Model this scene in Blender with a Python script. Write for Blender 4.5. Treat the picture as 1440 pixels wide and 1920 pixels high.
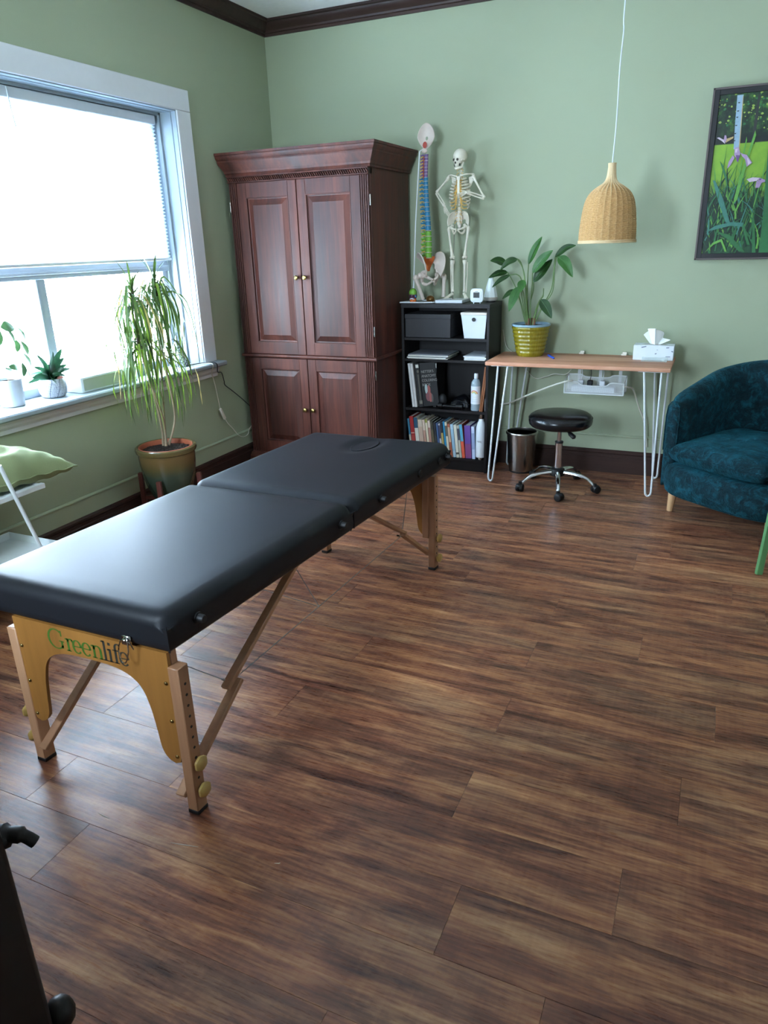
import bpy, bmesh, math, random
from mathutils import Vector, Matrix, Quaternion
for _o in list(bpy.data.objects): bpy.data.objects.remove(_o)
SC = bpy.context.scene
COL = SC.collection
PI = math.pi

# ------------------------------------------------------------------ camera, sky, window daylight, exposure
CAM = (3.0163, -4.8786, 1.5); YAW, PITCH, ROLL, FPX = 0.4294, 0.3580, -0.0302, 1348.66
cd = bpy.data.cameras.new('camera'); cam = bpy.data.objects.new('camera', cd); COL.objects.link(cam)
_f0 = Vector((-math.sin(YAW), math.cos(YAW), 0)); _r0 = Vector((math.cos(YAW), math.sin(YAW), 0)); _u0 = Vector((0, 0, 1))
_f = math.cos(PITCH)*_f0 - math.sin(PITCH)*_u0; _u = math.sin(PITCH)*_f0 + math.cos(PITCH)*_u0
_r = math.cos(ROLL)*_r0 + math.sin(ROLL)*_u; _u2 = -math.sin(ROLL)*_r0 + math.cos(ROLL)*_u
_m = Matrix((_r, _u2, -_f)).transposed().to_4x4(); _m.translation = Vector(CAM); cam.matrix_world = _m
cd.sensor_fit = 'VERTICAL'; cd.sensor_height = 32.0; cd.lens = FPX/1920*32.0; cd.clip_start = 0.02; cd.clip_end = 100
SC.camera = cam

W = bpy.data.worlds.new('overcast_sky'); SC.world = W; W.use_nodes = True
_bg = W.node_tree.nodes['Background']; _bg.inputs[0].default_value = (0.72, 0.86, 1.0, 1); _bg.inputs[1].default_value = 31.0


def portal(name, loc, rot, sx, sy):
    l = bpy.data.lights.new(name, 'AREA'); l.shape = 'RECTANGLE'; l.size = sx; l.size_y = sy; l.cycles.is_portal = True
    o = bpy.data.objects.new(name, l); o.location = loc; o.rotation_euler = rot; COL.objects.link(o)
portal('daylight_window_left', (-0.27, -2.06, 1.53), (0, -PI/2, 0), 1.46, 2.02)
portal('daylight_window_behind', (1.15, -5.52, 1.775), (PI/2, 0, 0), .8, 1.05)

SC.view_settings.view_transform = 'Standard'
SC.view_settings.look = 'None'
SC.view_settings.gamma = 1.0
SC.view_settings.use_curve_mapping = False
SC.view_settings.exposure = 1.22
SC.cycles.use_denoising = True
SC.cycles.max_bounces = 12; SC.cycles.diffuse_bounces = 6; SC.cycles.transparent_max_bounces = 16
SC.cycles.sample_clamp_indirect = 8.0
SC.cycles.caustics_reflective = False; SC.cycles.caustics_refractive = False

# ------------------------------------------------------------------ material helpers
def lin(c):
    if isinstance(c, str):
        c = tuple(int(c[i:i+2], 16)/255 for i in (0, 2, 4))
    return tuple((v/12.92 if v <= 0.04045 else ((v+0.055)/1.055)**2.4) for v in c) + (1,)

class NT:
    def __init__(s, name):
        s.m = bpy.data.materials.new(name); s.m.use_nodes = True; s.t = s.m.node_tree; s.b = s.t.nodes['Principled BSDF']; s.out = s.t.nodes['Material Output']
    def n(s, typ, ins=None, **kw):
        nd = s.t.nodes.new(typ)
        for k, v in kw.items(): setattr(nd, k, v)
        for k, v in (ins or {}).items():
            if isinstance(v, bpy.types.NodeSocket): s.t.links.new(v, nd.inputs[k])
            else: nd.inputs[k].default_value = v
        return nd
    def link(s, a, b): s.t.links.new(a, b)
    def set(s, **kw):
        for k, v in kw.items():
            k = k.replace('_', ' ')
            if isinstance(v, bpy.types.NodeSocket): s.t.links.new(v, s.b.inputs[k])
            else: s.b.inputs[k].default_value = v
    def coord(s, scale=(1, 1, 1), rot=(0, 0, 0), rnd=0):
        tc = s.n('ShaderNodeTexCoord'); v = tc.outputs['Object']
        if rnd:
            oi = s.n('ShaderNodeObjectInfo')
            mu = s.n('ShaderNodeMath', {0: oi.outputs['Random'], 1: rnd}, operation='MULTIPLY')
            cx = s.n('ShaderNodeCombineXYZ', {0: mu.outputs[0], 1: mu.outputs[0], 2: mu.outputs[0]})
            v = s.n('ShaderNodeVectorMath', {0: v, 1: cx.outputs[0]}, operation='ADD').outputs[0]
        mp = s.n('ShaderNodeMapping', {'Vector': v, 'Scale': scale, 'Rotation': rot}); return mp.outputs[0]
    def noise(s, vec, scale, detail=4, rough=.55, dist=0):
        return s.n('ShaderNodeTexNoise', {'Vector': vec, 'Scale': scale, 'Detail': detail, 'Roughness': rough, 'Distortion': dist}).outputs['Fac']
    def ramp(s, fac, stops):
        r = s.n('ShaderNodeValToRGB', {'Fac': fac}); e = r.color_ramp.elements
        while len(e) < len(stops): e.new(0.5)
        for el, (p, c) in zip(e, stops): el.position = p; el.color = lin(c) if isinstance(c, (str, tuple)) else (c, c, c, 1)
        return r.outputs['Color']
    def mix(s, a, b, fac, mode='MIX'):
        nd = s.n('ShaderNodeMix', data_type='RGBA', blend_type=mode); nd.clamp_factor = True
        for idx, v in ((0, fac), (6, a), (7, b)):
            if isinstance(v, bpy.types.NodeSocket): s.link(v, nd.inputs[idx])
            else: nd.inputs[idx].default_value = v
        return nd.outputs[2]
    def bump(s, h, strength=.2, dist=.002):
        nd = s.n('ShaderNodeBump', {'Height': h, 'Strength': strength, 'Distance': dist}); s.link(nd.outputs[0], s.b.inputs['Normal']); return nd

def plain(name, c, rough=.5, metal=0, var=.06, vscale=30, bump=0, bscale=200, spec=.5, coat=0, rnd=0):
    t = NT(name); v = t.coord(rnd=rnd)
    f = t.noise(v, vscale, 3)
    c = lin(c); lo = tuple(x*(1-var) for x in c[:3])+(1,); hi = tuple(min(1, x*(1+var)) for x in c[:3])+(1,)
    t.set(Base_Color=t.mix(lo, hi, f), Roughness=rough, Metallic=metal)
    t.b.inputs['Specular IOR Level'].default_value = spec
    if coat: t.set(Coat_Weight=coat, Coat_Roughness=.1)
    if bump: t.bump(t.noise(v, bscale, 3), bump, .002)
    return t.m

def wood(name, stops, axis=2, fine=60, broad=6, rough=.4, bump=.08, stretch=.05, dist=.6, rnd=7, coat=0):
    t = NT(name); sc = [1, 1, 1]; sc[axis] = stretch; v = t.coord(tuple(sc), rnd=rnd)
    a = t.noise(v, broad, 4, .6, dist); b = t.noise(v, fine, 3, .6)
    f = t.n('ShaderNodeMath', {0: a, 1: t.n('ShaderNodeMath', {0: b, 1: .35}, operation='MULTIPLY').outputs[0]}, operation='ADD').outputs[0]
    f = t.n('ShaderNodeMath', {0: f, 1: .17}, operation='SUBTRACT').outputs[0]
    t.set(Base_Color=t.ramp(f, stops), Roughness=rough)
    if coat: t.set(Coat_Weight=coat, Coat_Roughness=.25)
    t.bump(b, bump, .001)
    return t.m

M = {}
def mk_materials():
    # painted wall with a fine linen relief
    for key, c in (('wall', '9da68b'), ('board', 'a0a98e')):
        t = NT('green_wall_paint' if key == 'wall' else 'green_board_paint'); v = t.coord()
        n1 = t.noise(t.coord((1, 1, .25)), 420, 2); n2 = t.noise(t.coord((.25, .25, 1)), 420, 2); big = t.noise(v, 1.2, 3)
        cc = lin(c); t.set(Base_Color=t.mix(tuple(x*.95 for x in cc[:3])+(1,), tuple(x*1.05 for x in cc[:3])+(1,), big), Roughness=.62)
        t.b.inputs['Specular IOR Level'].default_value = .35
        s = t.n('ShaderNodeMath', {0: n1, 1: n2}, operation='ADD').outputs[0]
        t.bump(s, .35 if key == 'wall' else .1, .0012); M[key] = t.m
    M['wall_cream'] = plain('cream_bounce_wall', 'dedbd2', .7)  # unseen right and front walls, coloured pale to bounce light into the room
    M['ceiling'] = plain('ceiling_paint', 'f3f1ed', .8, bump=.1, bscale=80)
    M['dark_trim'] = wood('dark_brown_trim_paint', [(0.2, '2f211e'), (.8, '44302a')], axis=0, rough=.42, bump=.05); M['dark_trim'].node_tree.nodes['Principled BSDF'].inputs['Specular IOR Level'].default_value = .25
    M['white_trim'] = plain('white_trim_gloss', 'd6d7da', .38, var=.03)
    M['sash'] = plain('grey_white_sash', '99a1ab', .4, var=.03); M['jamb'] = plain('dimmed_white_jamb', '929ca2', .45, var=.03)  # jamb and sill: trim white darkened to offset the strong window light
    # laminate floor planks
    t = NT('brown_laminate_plank'); v = t.coord((1, 1, 1), rnd=37.0)
    def ms(sc): return t.n('ShaderNodeMapping', {'Vector': v, 'Scale': sc}).outputs[0]
    warp = t.noise(ms((1.6, 5, 1)), 2.2, 3, .6)
    band = t.noise(ms((1.5, 9, 1)), 1.9, 3, .5, 1.2)
    blot = t.noise(ms((2.6, 9, 1)), 3.2, 5, .7, .8)
    grain = t.noise(ms((7.0, 90, 1)), 2.6, 4, .7, .6)
    cath = t.n('ShaderNodeTexWave', {'Vector': ms((1.3, 9.0, 1)), 'Scale': 2.4, 'Distortion': 9.0, 'Detail': 3.0, 'Detail Scale': 1.2, 'Detail Roughness': .6}, wave_type='BANDS', bands_direction='Y').outputs['Fac']
    saw = t.noise(ms((90, 5, 1)), 1.0, 2, .5)
    def add(a, b, k): return t.n('ShaderNodeMath', {0: a, 1: t.n('ShaderNodeMath', {0: b, 1: k}, operation='MULTIPLY').outputs[0]}, operation='ADD').outputs[0]
    streak = t.noise(ms((.35, 17, 1)), 1.6, 3, .5, .4)
    f = add(add(add(add(add(add(band, grain, .22), cath, .10), saw, .14), warp, .40), streak, .75), blot, .55)
    f = t.n('ShaderNodeMapRange', {0: f, 1: 1.04, 2: 2.00, 3: 0.0, 4: 1.0}).outputs[0]
    colr = t.ramp(f, [(0.0, '26150f'), (.25, '502d21'), (.5, '7a4832'), (.75, 'a06842'), (1.0, 'c08c5e')])
    colr = t.mix(colr, t.ramp(f, [(0.0, '271a15'), (.5, '6a5240'), (1.0, 'a98a66')]), t.n('ShaderNodeMapRange', {0: t.noise(ms((.9, 3.5, 1)), 2.0, 3, .5), 1: .45, 2: .70, 3: 0, 4: .5}).outputs[0])
    oi = t.n('ShaderNodeObjectInfo')
    hs = t.n('ShaderNodeHueSaturation', {'Hue': .5, 'Saturation': .95, 'Value': t.n('ShaderNodeMapRange', {0: oi.outputs['Random'], 1: 0, 2: 1, 3: .93, 4: 1.07}).outputs[0], 'Color': colr})
    t.set(Base_Color=hs.outputs[0], Roughness=t.n('ShaderNodeMapRange', {0: grain, 1: .3, 2: .7, 3: .24, 4: .36}).outputs[0])
    t.b.inputs['Specular IOR Level'].default_value = .28
    t.bump(grain, .2, .0012); M['floor'] = t.m
    M['joint'] = plain('dark_floor_joint', '140c0a', .8)
    # armoire
    t = NT('cherry_stained_wood'); v = t.coord((1, 1, .06), rnd=5)
    a = t.noise(v, 7, 4, .6, .7); b = t.noise(v, 60, 3, .6)
    f = t.n('ShaderNodeMath', {0: a, 1: t.n('ShaderNodeMath', {0: b, 1: .4}, operation='MULTIPLY').outputs[0]}, operation='ADD').outputs[0]
    t.set(Base_Color=t.ramp(f, [(.42, '2c140e'), (.66, '4a241b'), (.9, '683629')]), Roughness=t.n('ShaderNodeMapRange', {0: a, 1: .3, 2: .7, 3: .46, 4: .62}).outputs[0]); t.b.inputs['Specular IOR Level'].default_value = .42; t.set(Metallic=0.0)
    t.bump(b, .12, .001); M['cherry'] = t.m
    M['cherry_dark'] = plain('dark_cherry_recess', '2a120f', .5)
    M['brass'] = plain('aged_brass', '9c8656', .28, 1)
    M['blackbrown'] = wood('black_brown_board', [(.3, '0d0a0b'), (.8, '181314')], axis=2, rough=.45, bump=.06); M['blackbrown'].node_tree.nodes['Principled BSDF'].inputs['Specular IOR Level'].default_value = .3
    M['oak'] = wood('pale_oak_laminate', [(.25, '8e5a42'), (.45, 'ba8265'), (.65, 'd29f82'), (.9, 'e0b599')], axis=0, broad=9, fine=70, rough=.5, bump=.05, stretch=.08); M['oak'].node_tree.nodes['Principled BSDF'].inputs['Specular IOR Level'].default_value = .25
    M['white_metal'] = plain('white_powder_coat', 'dfe4e6', .35)
    M['chrome'] = plain('chrome', 'd8d8da', .08, 1, var=.02)
    M['steel'] = plain('brushed_steel', 'a7a29c', .27, 1, var=.05)
    M['vinyl'] = plain('black_vinyl', '1b1c20', .46, bump=.12, bscale=900, spec=.2)
    M['seat_vinyl'] = plain('glossy_black_vinyl', '0d0e11', .25, bump=.04, bscale=500, spec=.5)
    M['rubber'] = plain('black_rubber', '101012', .55)
    M['beech'] = wood('beech_wood', [(.2, '8a6047'), (.55, 'aa7d5c'), (.9, 'bf9372')], axis=2, rough=.4, bump=.04)
    M['ply'] = wood('varnished_plywood', [(.2, '805426'), (.55, '986731'), (.9, 'a8783f')], axis=2, broad=4, rough=.35, bump=.03)
    M['knobwood'] = plain('wooden_knob', 'a98a4c', .4)
    M['green_print'] = plain('green_print', '3a5f1c', .5)
    M['grey_print'] = plain('dark_print', '2b2b24', .5)
    M['cable'] = plain('grey_steel_cable', 'a5a8aa', .35, .6)
    M['bone'] = plain('ivory_bone', 'd9d2bf', .5, vscale=60)
    M['bone2'] = plain('pale_pink_bone', 'd2c4b8', .5, vscale=60)
    M['cartilage'] = plain('yellow_cartilage', 'd8a94a', .5)
    M['purple'] = plain('purple_vertebra', '7a6190', .5); M['blue'] = plain('blue_vertebra', '2f7da3', .5)
    M['lime'] = plain('green_vertebra', '6fa83a', .5); M['orange'] = plain('orange_sacrum', 'd0692a', .5)
    M['nerve'] = plain('yellow_nerve', 'd9b15a', .5); M['red'] = plain('red_artery', 'a33a2c', .5)
    M['socket'] = plain('dark_socket', '3c3831', .8)
    M['bronze'] = plain('bronze_brown', '6b4a20', .35, .5)
    M['white'] = plain('white_plastic', 'd9dfe4', .4, var=.02)
    M['offwhite'] = plain('warm_white_lid', 'd8cfc2', .5)
    M['paper'] = plain('paper', 'd9d8cf', .7); M['paper_grey'] = plain('grey_folder', '7c8088', .6)
    M['lcd'] = plain('dark_display', '32342f', .3); M['digit'] = plain('display_digit', '12130f', .4)
    M['black'] = plain('matt_black', '121213', .6); M['blackbox'] = plain('black_card', '222124', .6)
    M['frost'] = plain('frosted_white', 'dce3df', .35)
    M['greyband'] = plain('grey_wood_band', 'a59f95', .6)
    M['soil'] = plain('dark_soil', '2a1d17', .9, var=.5, vscale=60, bump=1, bscale=90)
    M['blue_pot'] = plain('blue_glazed_rim', '7f9bab', .25)
    M['teal_pot'] = None
    M['terracotta'] = plain('terracotta', 'a6573b', .6)
    M['stand_wood'] = wood('red_brown_stand', [(.2, '47201a'), (.9, '6e342a')], rough=.4)
    M['cordwhite'] = plain('white_cord', 'd6d4c6', .5); M['cordblack'] = plain('black_cord', '141516', .5)
    M['tissue'] = plain('tissue_paper', 'e6e9e6', .8)
    M['bluepen'] = plain('blue_plastic', '1d4fc0', .3)
    t = NT('clear_acrylic'); t.set(Base_Color=lin('e6ecea'), Roughness=.1); tp = t.n('ShaderNodeBsdfTransparent', {'Color': (.93, .96, .95, 1)})
    mx = t.n('ShaderNodeMixShader', {0: .72, 1: t.b.outputs[0], 2: tp.outputs[0]}); t.link(mx.outputs[0], t.out.inputs[0]); M['clear'] = t.m
    M['mesh_white'] = plain('white_wire', 'cfd3d2', .45)
    M['greenwood'] = wood('green_painted_wood', [(.2, '4f8350'), (.9, '6aa068')], rough=.45)
    M['legwood'] = wood('pale_beech_leg', [(.2, 'b98e62'), (.9, 'd6ae83')], rough=.45)
    M['pillow'] = plain('sage_green_cotton', '858e63', .85, var=.08, vscale=8, bump=.3, bscale=300)
    M['darkwood'] = wood('very_dark_door_wood', [(.2, '150d0b'), (.9, '231612')], rough=.5)
    M['iron'] = plain('black_iron', '17120f', .45, .4)
    M['rattan'] = None
    M['frame_black'] = plain('black_frame', '0f0e11', .45); M['frame_edge'] = plain('grey_brown_frame_edge', '574d4b', .5)
    M['glass_pot'] = plain('patterned_grey_glass', 'aab0ae', .3)
    # velvet
    t = NT('teal_velvet'); v = t.coord(); n1 = t.noise(v, 13, 6, .7, 1.2); n2 = t.noise(v, 45, 4, .7, .8)
    f = t.n('ShaderNodeMath', {0: n1, 1: t.n('ShaderNodeMath', {0: n2, 1: .35}, operation='MULTIPLY').outputs[0]}, operation='ADD').outputs[0]
    t.set(Base_Color=t.ramp(f, [(.43, '01141a'), (.66, '042830'), (.88, '11525f')]), Roughness=.72, Sheen_Weight=.5, Sheen_Roughness=.30, Sheen_Tint=lin('2f8a9c'))
    t.b.inputs['Specular IOR Level'].default_value = .2
    t.bump(f, 1.0, .020); M['velvet'] = t.m
    # glazed plant pot, green below and brown towards the rim
    t = NT('green_brown_glaze'); tc = t.n('ShaderNodeTexCoord'); z = t.n('ShaderNodeSeparateXYZ', {0: tc.outputs['Object']}).outputs[2]
    zz = t.n('ShaderNodeMath', {0: z, 1: t.n('ShaderNodeMath', {0: t.noise(tc.outputs['Object'], 9, 4), 1: .05}, operation='MULTIPLY').outputs[0]}, operation='ADD').outputs[0]
    f = t.n('ShaderNodeMapRange', {0: zz, 1: .0, 2: .30, 3: 0, 4: 1}).outputs[0]
    t.set(Base_Color=t.ramp(f, [(.0, '22291f'), (.55, '39463a'), (.72, '5a4e30'), (.92, '6d5533'), (1.0, '5d5030')]), Roughness=.18); M['teal_pot'] = t.m
    # ribbed mustard pot
    M['mustard'] = plain('mustard_green_glaze', '84781c', .25, var=.25, vscale=40)
    # rattan: woven look from fine rings, fibre colour
    t = NT('woven_rattan'); v = t.coord((1, 1, 1)); n = t.noise(t.coord((1, 1, 6)), 90, 3)
    t.set(Base_Color=t.ramp(n, [(.25, 'a57c4b'), (.5, 'c8a16c'), (.8, 'dfbf8c')]), Roughness=.65); M['rattan'] = t.m
    M['rattan_edge'] = plain('pale_rattan_rim', 'd8bd92', .6)
    # leaves
    def leaf(name, a, b, rough=.35, transl=.0):
        t = NT(name); v = t.coord(rnd=3); f = t.noise(v, 14, 3)
        c = t.ramp(f, [(.3, a), (.7, b)]); t.set(Base_Color=c, Roughness=rough); t.b.inputs['Specular IOR Level'].default_value = .4
        if transl:
            tr = t.n('ShaderNodeBsdfTranslucent', {'Color': c}); mx = t.n('ShaderNodeMixShader', {0: transl, 1: t.b.outputs[0], 2: tr.outputs[0]}); t.link(mx.outputs[0], t.out.inputs[0])
        return t.m
    M['leaf_dark'] = leaf('glossy_dark_leaf', '16330f', '27491a', .3, .15)
    M['leaf_mid'] = leaf('mid_green_leaf', '2c5a20', '447433', .35, .25)
    M['leaf_drac'] = leaf('dracaena_leaf', '2f4522', '566f2c', .4, .16)
    M['leaf_yellow'] = leaf('yellow_green_leaf', '5d7a24', '8aa53a', .4, .22)  # yellower foliage, more frequent on the lower dracaena heads
    M['leaf_dry'] = leaf('dry_leaf', '8c7a45', 'b3a066', .6, .3)
    M['leaf_hoya'] = leaf('hoya_leaf', '26382a', '43663a', .35, .10)
    M['leaf_haw'] = leaf('banded_green_leaf', '18352a', '356343', .35, .06)
    M['stem'] = plain('green_stem', '56703a', .5); M['stem_brown'] = plain('brown_stem', '8d7a62', .7, var=.3, vscale=80)
    M['base_brown'] = plain('brown_stem_base', '6e4a34', .7)
    # translucent shade: cellular fabric lit by the daylight behind it
    t = NT('white_cellular_fabric'); tr = t.n('ShaderNodeBsdfTranslucent', {'Color': lin('eef3f6')}); tp = t.n('ShaderNodeBsdfTransparent', {'Color': (.9, .95, 1, 1)})
    t.set(Base_Color=lin('e4e9ee'), Roughness=.9)
    m1 = t.n('ShaderNodeMixShader', {0: .6, 1: t.b.outputs[0], 2: tr.outputs[0]}); m2 = t.n('ShaderNodeMixShader', {0: .42, 1: m1.outputs[0], 2: tp.outputs[0]}); t.link(m2.outputs[0], t.out.inputs[0]); M['shade'] = t.m
    # window film: clear glass with a white lattice print
    t = NT('patterned_frosted_glass'); v = t.coord((1, 1, 1)); sx = t.n('ShaderNodeSeparateXYZ', {0: v})
    y, z = sx.outputs[1], sx.outputs[2]
    def mth(op, a, b=None, c=None):
        d = {0: a}
        if b is not None: d[1] = b
        return t.n('ShaderNodeMath', d, operation=op).outputs[0]
    u = mth('ADD', y, z); w = mth('SUBTRACT', y, z); k = 2*PI/.040
    p = mth('MULTIPLY', mth('SINE', mth('MULTIPLY', u, k)), mth('SINE', mth('MULTIPLY', w, k)))
    lat = t.n('ShaderNodeMapRange', {0: mth('ABSOLUTE', p), 1: .12, 2: .4, 3: 1.0, 4: 0.0}).outputs[0]
    star = t.n('ShaderNodeMapRange', {0: mth('ABSOLUTE', mth('SUBTRACT', mth('ABSOLUTE', p), .62)), 1: .02, 2: .14, 3: .7, 4: 0.0}).outputs[0]
    pat = mth('MAXIMUM', lat, star)
    tp = t.n('ShaderNodeBsdfTransparent', {'Color': (.93, .97, 1, 1)}); tr = t.n('ShaderNodeBsdfTranslucent', {'Color': lin('f2f5f7')})
    t.set(Base_Color=lin('f0f2f5'), Roughness=.25)
    fro = t.n('ShaderNodeMixShader', {0: .25, 1: tr.outputs[0], 2: t.b.outputs[0]})
    mx = t.n('ShaderNodeMixShader', {0: mth('ADD', mth('MULTIPLY', pat, .45), .22), 1: tp.outputs[0], 2: fro.outputs[0]}); t.link(mx.outputs[0], t.out.inputs[0]); M['film'] = t.m
    t = NT('clear_window_glass'); tp = t.n('ShaderNodeBsdfTransparent', {'Color': (.95, .98, 1, 1)}); gl = t.n('ShaderNodeBsdfGlossy', {'Roughness': .02}); fr = t.n('ShaderNodeFresnel', {'IOR': 1.45})
    mx = t.n('ShaderNodeMixShader', {0: fr.outputs[0], 1: tp.outputs[0], 2: gl.outputs[0]}); t.link(mx.outputs[0], t.out.inputs[0]); M['glass'] = t.m
    # speckled white planter with dark leaf veins
    t = NT('white_planter_with_dark_veins'); v = t.coord(); vo = t.n('ShaderNodeTexVoronoi', {'Vector': v, 'Scale': 190.0}, feature='DISTANCE_TO_EDGE').outputs['Distance']
    tc = t.n('ShaderNodeTexCoord'); sp = t.n('ShaderNodeSeparateXYZ', {0: tc.outputs['Object']})
    ang = t.n('ShaderNodeMath', {0: sp.outputs[1], 1: sp.outputs[0]}, operation='ARCTAN2').outputs[0]
    swirl = t.n('ShaderNodeMath', {0: t.n('ShaderNodeMath', {0: ang, 1: 10.0}, operation='MULTIPLY').outputs[0], 1: t.n('ShaderNodeMath', {0: sp.outputs[2], 1: 45.0}, operation='MULTIPLY').outputs[0]}, operation='SUBTRACT').outputs[0]
    vein = t.n('ShaderNodeMapRange', {0: t.n('ShaderNodeMath', {0: swirl}, operation='SINE').outputs[0], 1: .95, 2: .985, 3: 0, 4: 1}).outputs[0]
    net = t.n('ShaderNodeMapRange', {0: vo, 1: .03, 2: .12, 3: .75, 4: 0}).outputs[0]
    f = t.n('ShaderNodeMath', {0: vein, 1: net}, operation='MAXIMUM').outputs[0]
    t.set(Base_Color=t.mix(lin('bcbec6'), lin('4a4d60'), f), Roughness=.5); M['veinpot'] = t.m
mk_materials()

# ------------------------------------------------------------------ mesh helpers
def tag(o, label=None, cat=None, group=None, kind=None):
    if label: o['label'] = label
    if cat: o['category'] = cat
    if group: o['group'] = group
    if kind: o['kind'] = kind
    return o
def thing(name, label, cat, loc=(0, 0, 0), rz=0, group=None):
    o = bpy.data.objects.new(name, None); o.empty_display_size = .05; COL.objects.link(o); o.location = loc; o.rotation_euler = (0, 0, rz)
    return tag(o, label, cat, group)

class MB:
    """collects faces; build() links them as one mesh object"""
    def __init__(s): s.v = []; s.f = []; s.mi = []; s.cur = 0
    def add(s, vs, fs):
        n = len(s.v); s.v += [tuple(p) for p in vs]
        for f in fs: s.f.append(tuple(i+n for i in f)); s.mi.append(s.cur)
        return s
    def mat(s, i): s.cur = i; return s
    def box(s, x0, x1, y0, y1, z0, z1, bev=0, seg=1, mx=None):
        if bev <= 0:
            vs = [(x, y, z) for z in (z0, z1) for y in (y0, y1) for x in (x0, x1)]
            fs = [(0, 2, 3, 1), (4, 5, 7, 6), (0, 1, 5, 4), (2, 6, 7, 3), (0, 4, 6, 2), (1, 3, 7, 5)]
        else:
            bm = bmesh.new(); bmesh.ops.create_cube(bm, size=1)
            for v in bm.verts: v.co = Vector(((x0+x1)/2+v.co.x*(x1-x0), (y0+y1)/2+v.co.y*(y1-y0), (z0+z1)/2+v.co.z*(z1-z0)))
            bmesh.ops.bevel(bm, geom=list(bm.edges), offset=bev, segments=seg, profile=.5, affect='EDGES')
            bm.verts.index_update(); vs = [v.co.copy() for v in bm.verts]; fs = [tuple(v.index for v in f.verts) for f in bm.faces]; bm.free()
        if mx: vs = [mx @ Vector(v) for v in vs]
        return s.add(vs, fs)
    def bar(s, p0, p1, w, h, up=(0, 0, 1), bev=0):
        p0 = Vector(p0); p1 = Vector(p1); d = (p1-p0); L = d.length; d.normalize(); up = Vector(up)
        a = d.cross(up)
        if a.length < 1e-5: a = d.cross(Vector((1, 0, 0)))
        a.normalize(); b = a.cross(d); mx = Matrix((a, b, d)).transposed().to_4x4(); mx.translation = p0
        return s.box(-w/2, w/2, -h/2, h/2, 0, L, bev, 1, mx)
    def tube(s, pts, r, seg=8, caps=True, closed=False):
        pts = [Vector(p) for p in pts]; n = len(pts); rs = r if isinstance(r, (list, tuple)) else [r]*n
        tg = []
        for i in range(n):
            a = pts[(i-1) % n] if (closed or i > 0) else pts[i]; b = pts[(i+1) % n] if (closed or i < n-1) else pts[i]
            d = b-a; tg.append(d.normalized() if d.length > 1e-9 else Vector((0, 0, 1)))
        nv = tg[0].orthogonal().normalized(); vs = []; fs = []
        for i in range(n):
            nv = (nv-tg[i]*nv.dot(tg[i]));
            nv = nv.normalized() if nv.length > 1e-6 else tg[i].orthogonal().normalized()
            bv = tg[i].cross(nv)
            for k in range(seg):
                a = 2*PI*k/seg; vs.append(pts[i]+(nv*math.cos(a)+bv*math.sin(a))*rs[i])
        for i in range(n if closed else n-1):
            j = (i+1) % n
            for k in range(seg): fs.append((i*seg+k, i*seg+(k+1) % seg, j*seg+(k+1) % seg, j*seg+k))
        if caps and not closed: fs.append(tuple(range(seg-1, -1, -1))); fs.append(tuple((n-1)*seg+k for k in range(seg)))
        return s.add(vs, fs)
    def cyl(s, p0, p1, r0, r1=None, seg=16): return s.tube([p0, p1], [r0, r0 if r1 is None else r1], seg)
    def lathe(s, prof, c=(0, 0, 0), seg=32, a0=0, a1=2*PI, mx=None, wob=None):
        vs = []; fs = []; full = abs(a1-a0-2*PI) < 1e-6; m = seg if full else seg+1
        for r, z in prof:
            for k in range(m):
                a = a0+(a1-a0)*k/seg; rr = r*(wob(a, z) if wob else 1); vs.append(Vector((c[0]+rr*math.cos(a), c[1]+rr*math.sin(a), c[2]+z)))
        for i in range(len(prof)-1):
            for k in range(seg):
                k2 = (k+1) % m; fs.append((i*m+k, i*m+k2, (i+1)*m+k2, (i+1)*m+k))
        if full and prof[0][0] > 1e-6: fs.append(tuple(range(m-1, -1, -1)))
        if full and prof[-1][0] > 1e-6: fs.append(tuple((len(prof)-1)*m+k for k in range(m)))
        if mx: vs = [mx @ v for v in vs]
        return s.add(vs, fs)
    def ell(s, c, r, seg=14, rings=8, mx=None):
        prof = [(math.sin(PI*i/rings), -math.cos(PI*i/rings)) for i in range(rings+1)]
        vs = []; fs = []
        for i in range(1, rings):
            for k in range(seg):
                a = 2*PI*k/seg; vs.append(Vector((prof[i][0]*math.cos(a)*r[0], prof[i][0]*math.sin(a)*r[1], prof[i][1]*r[2])))
        b = len(vs); vs += [Vector((0, 0, -r[2])), Vector((0, 0, r[2]))]
        for i in range(rings-2):
            for k in range(seg): fs.append((i*seg+k, i*seg+(k+1) % seg, (i+1)*seg+(k+1) % seg, (i+1)*seg+k))
        for k in range(seg): fs.append((b, (k+1) % seg, k)); fs.append((b+1, (rings-2)*seg+k, (rings-2)*seg+(k+1) % seg))
        if mx: vs = [mx @ v for v in vs]
        return s.add([v+Vector(c) for v in vs], fs)
    def prism(s, poly, axis, d0, d1):
        """poly in the plane across axis (0: y,z  1: x,z  2: x,y)"""
        def P(a, b, d): return ((d, a, b), (a, d, b), (a, b, d))[axis]
        n = len(poly); vs = [P(a, b, d0) for a, b in poly]+[P(a, b, d1) for a, b in poly]
        fs = [tuple(range(n)), tuple(range(2*n-1, n-1, -1))]+[(i, i+n, (i+1) % n+n, (i+1) % n) for i in range(n)]
        return s.add(vs, fs)
    def rings(s, rs, cap=True):
        """stack of closed loops of equal length"""
        n = len(rs[0]); vs = [p for r in rs for p in r]; fs = []
        for i in range(len(rs)-1):
            for k in range(n): fs.append((i*n+k, i*n+(k+1) % n, (i+1)*n+(k+1) % n, (i+1)*n+k))
        if cap: fs.append(tuple(range(n-1, -1, -1))); fs.append(tuple((len(rs)-1)*n+k for k in range(n)))
        return s.add(vs, fs)
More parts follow.
